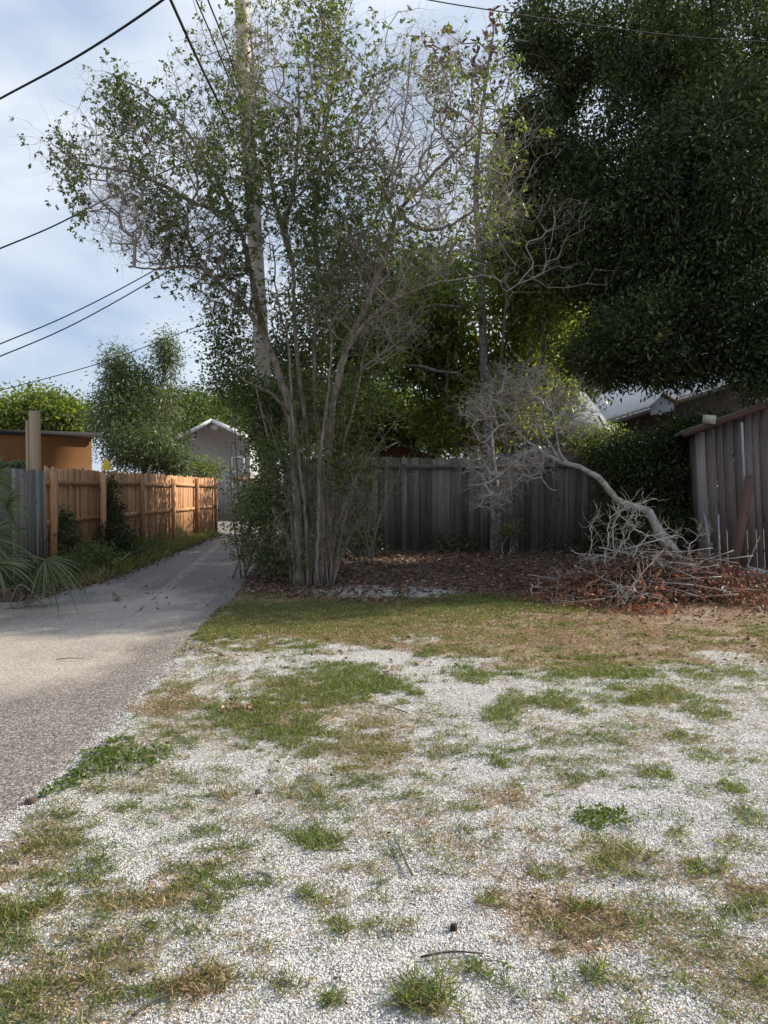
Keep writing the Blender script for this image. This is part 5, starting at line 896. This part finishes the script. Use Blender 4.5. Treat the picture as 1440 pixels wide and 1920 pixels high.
for pp, r0 in tg:
    q = crom(pp, 6); q[1:-1] += R.normal(0, .012, (len(q) - 2, 3)); r0 *= .78; m2.tube(q, np.linspace(r0, r0 * .45, len(q)), 7, rough=.1); s_ = np.repeat(q[3:], 2, 0); s_ = s_[R.random(len(s_)) < .6]; o_ = twigs(m2, s_, R.normal(0, .8, s_.shape) + unit(q[-1] - q[0]), 3, .09, .0045, .4, .05); k = R.random(len(s_)) < .5; twigs(m2, o_[1][0][k], o_[1][1][k] + R.normal(0, .6, (k.sum(), 3)), 2, .07, .004, .4)
m2.build('branches', M['twig_pale'], bp)
l2 = MB(); N = 26000; x = R.normal(3.8, .85, N); y = R.normal(10.75, .62, N); cl = n3(np.stack([x, y, 0 * x], -1), 3.0); kp = R.random(N) < np.clip(.5 + cl * .6, .08, 1); x, y = x[kp], y[kp]; n_ = len(x)
z = pile_h(x, y) * R.uniform(.1, 1.0, n_) + R.uniform(.02, .06, n_); l2.leaves(np.stack([x, y, z], -1), R.normal(0, 1, (n_, 3)) * (1, 1, .8), R.uniform(.04, .08, n_), R.uniform(.02, .035, n_), np.clip(R.uniform(0, .75, n_) + .3 * n3(np.stack([x, y, z], -1), 2.2), 0, 1), .35)
for (u, v, d_, k_, rr_) in ((1300,1075,10.9,240,.16),(1280,1100,10.3,260,.16),(1320,1105,10.4,200,.13),(1225,1130,9.8,240,.16),(1260,1085,10.5,160,.13),(1110,1140,9.8,120,.12),(1340,1080,10.8,150,.12),(1200,1165,9.4,160,.15),(1060,1090,10.6,70,.1)):
    c = P(u, v, d_) + R.normal(0, rr_, (k_, 3)); c[:, 2] = np.maximum(c[:, 2], .03); l2.leaves(c, R.normal(0, 1, (k_, 3)), R.uniform(.05, .09, k_), R.uniform(.022, .038, k_), R.uniform(.5, 1, k_), .35)
l2.build('dead_leaves', M['leaf_dead'], bp)

# ------------------------------------------------------------------ little things on the lot
def flat_stone(u, v, rx, ry, h, seed):
    def f(mb):
        cx, cy = G(u, v); rg = np.random.default_rng(seed); n_ = 9; a = np.arange(n_) / n_ * 6.283; r = rg.uniform(.75, 1.1, n_); z = float(gheight(np.array(cx), np.array(cy)))
        lo = [(cx + rx * r[i] * math.cos(a[i]), cy + ry * r[i] * math.sin(a[i]), z - .01) for i in range(n_)]; hi = [(cx + rx * .85 * r[i] * math.cos(a[i]), cy + ry * .85 * r[i] * math.sin(a[i]), z + h) for i in range(n_)]
        mb.add(lo + hi, [[[i, (i + 1) % n_, (i + 1) % n_ + n_, i + n_] for i in range(n_)], [list(range(n_, 2 * n_))]], .5)
    return f
solo('flat_stone', 'flat grey stone sunk in the gravel left of the olive grass patch', 'stone', flat_stone(582, 1464, .10, .075, .006, 1), M['stone'], (*G(582, 1464), 0))
solo('stone', 'small dark stone on the gravel near the bottom right of centre', 'stone', flat_stone(851, 1753, .016, .016, .02, 2), M['cable'], (*G(851, 1753), 0))
solo('brown_chip', 'small reddish brown chip beside the asphalt edge at left', 'chip', flat_stone(60, 1506, .045, .03, .03, 3), M['wood_brown'], (*G(60, 1506), 0))
solo('stone', 'small dark stone on the bare gravel left of the green tuft', 'stone', flat_stone(484, 1495, .02, .018, .02, 4), M['bark_dark'], (*G(484, 1495), 0))
c = np.array((*G(492, 1658), .012)); solo('hose_piece', 'curved grey piece of hose half buried in the gravel', 'hose', lambda mb: mb.tube(crom([c + (-.07, .03, 0), c + (-.02, .05, .006), c + (.03, .02, .006), c + (.05, -.04, -.004)], 5), .009, 8), M['stone'], c, smooth_=True)
# fallen twigs on gravel
for i, (u, v, L, az, lb) in enumerate(((500, 1372, .16, .2, 'thin dark twig lying on the gravel near the centre-left grass'), (735, 1338, .28, 2.4, 'dark twig lying across the pale bare gravel in the centre'), (290, 1905, .14, .8, 'short twig in the grass at the bottom left'), (130, 1240, .22, .2, 'dark twig lying on the sandy lane at left'), (845, 1805, .2, .1, 'thin twig on the gravel right of the small dark stone'), (755, 1620, .3, 1.8, 'long thin straw-like twig on the gravel at the centre'))):
    cx, cy = G(u, v); c = np.array((cx, cy, max(.008, float(gheight(np.array(cx), np.array(cy)))) + .014)); d_ = np.array((math.cos(az), math.sin(az), 0)); solo('fallen_twig', lb, 'twig', lambda mb: mb.tube(crom([c - d_ * L / 2, c + (0, .01, .006), c + d_ * L / 2 + (.01, 0, 0)], 4), [.004, .0045, .004, .004, .004, .0035, .003, .003, .002], 6), M['bark_dark'], c, 'twigs fallen on the lot')
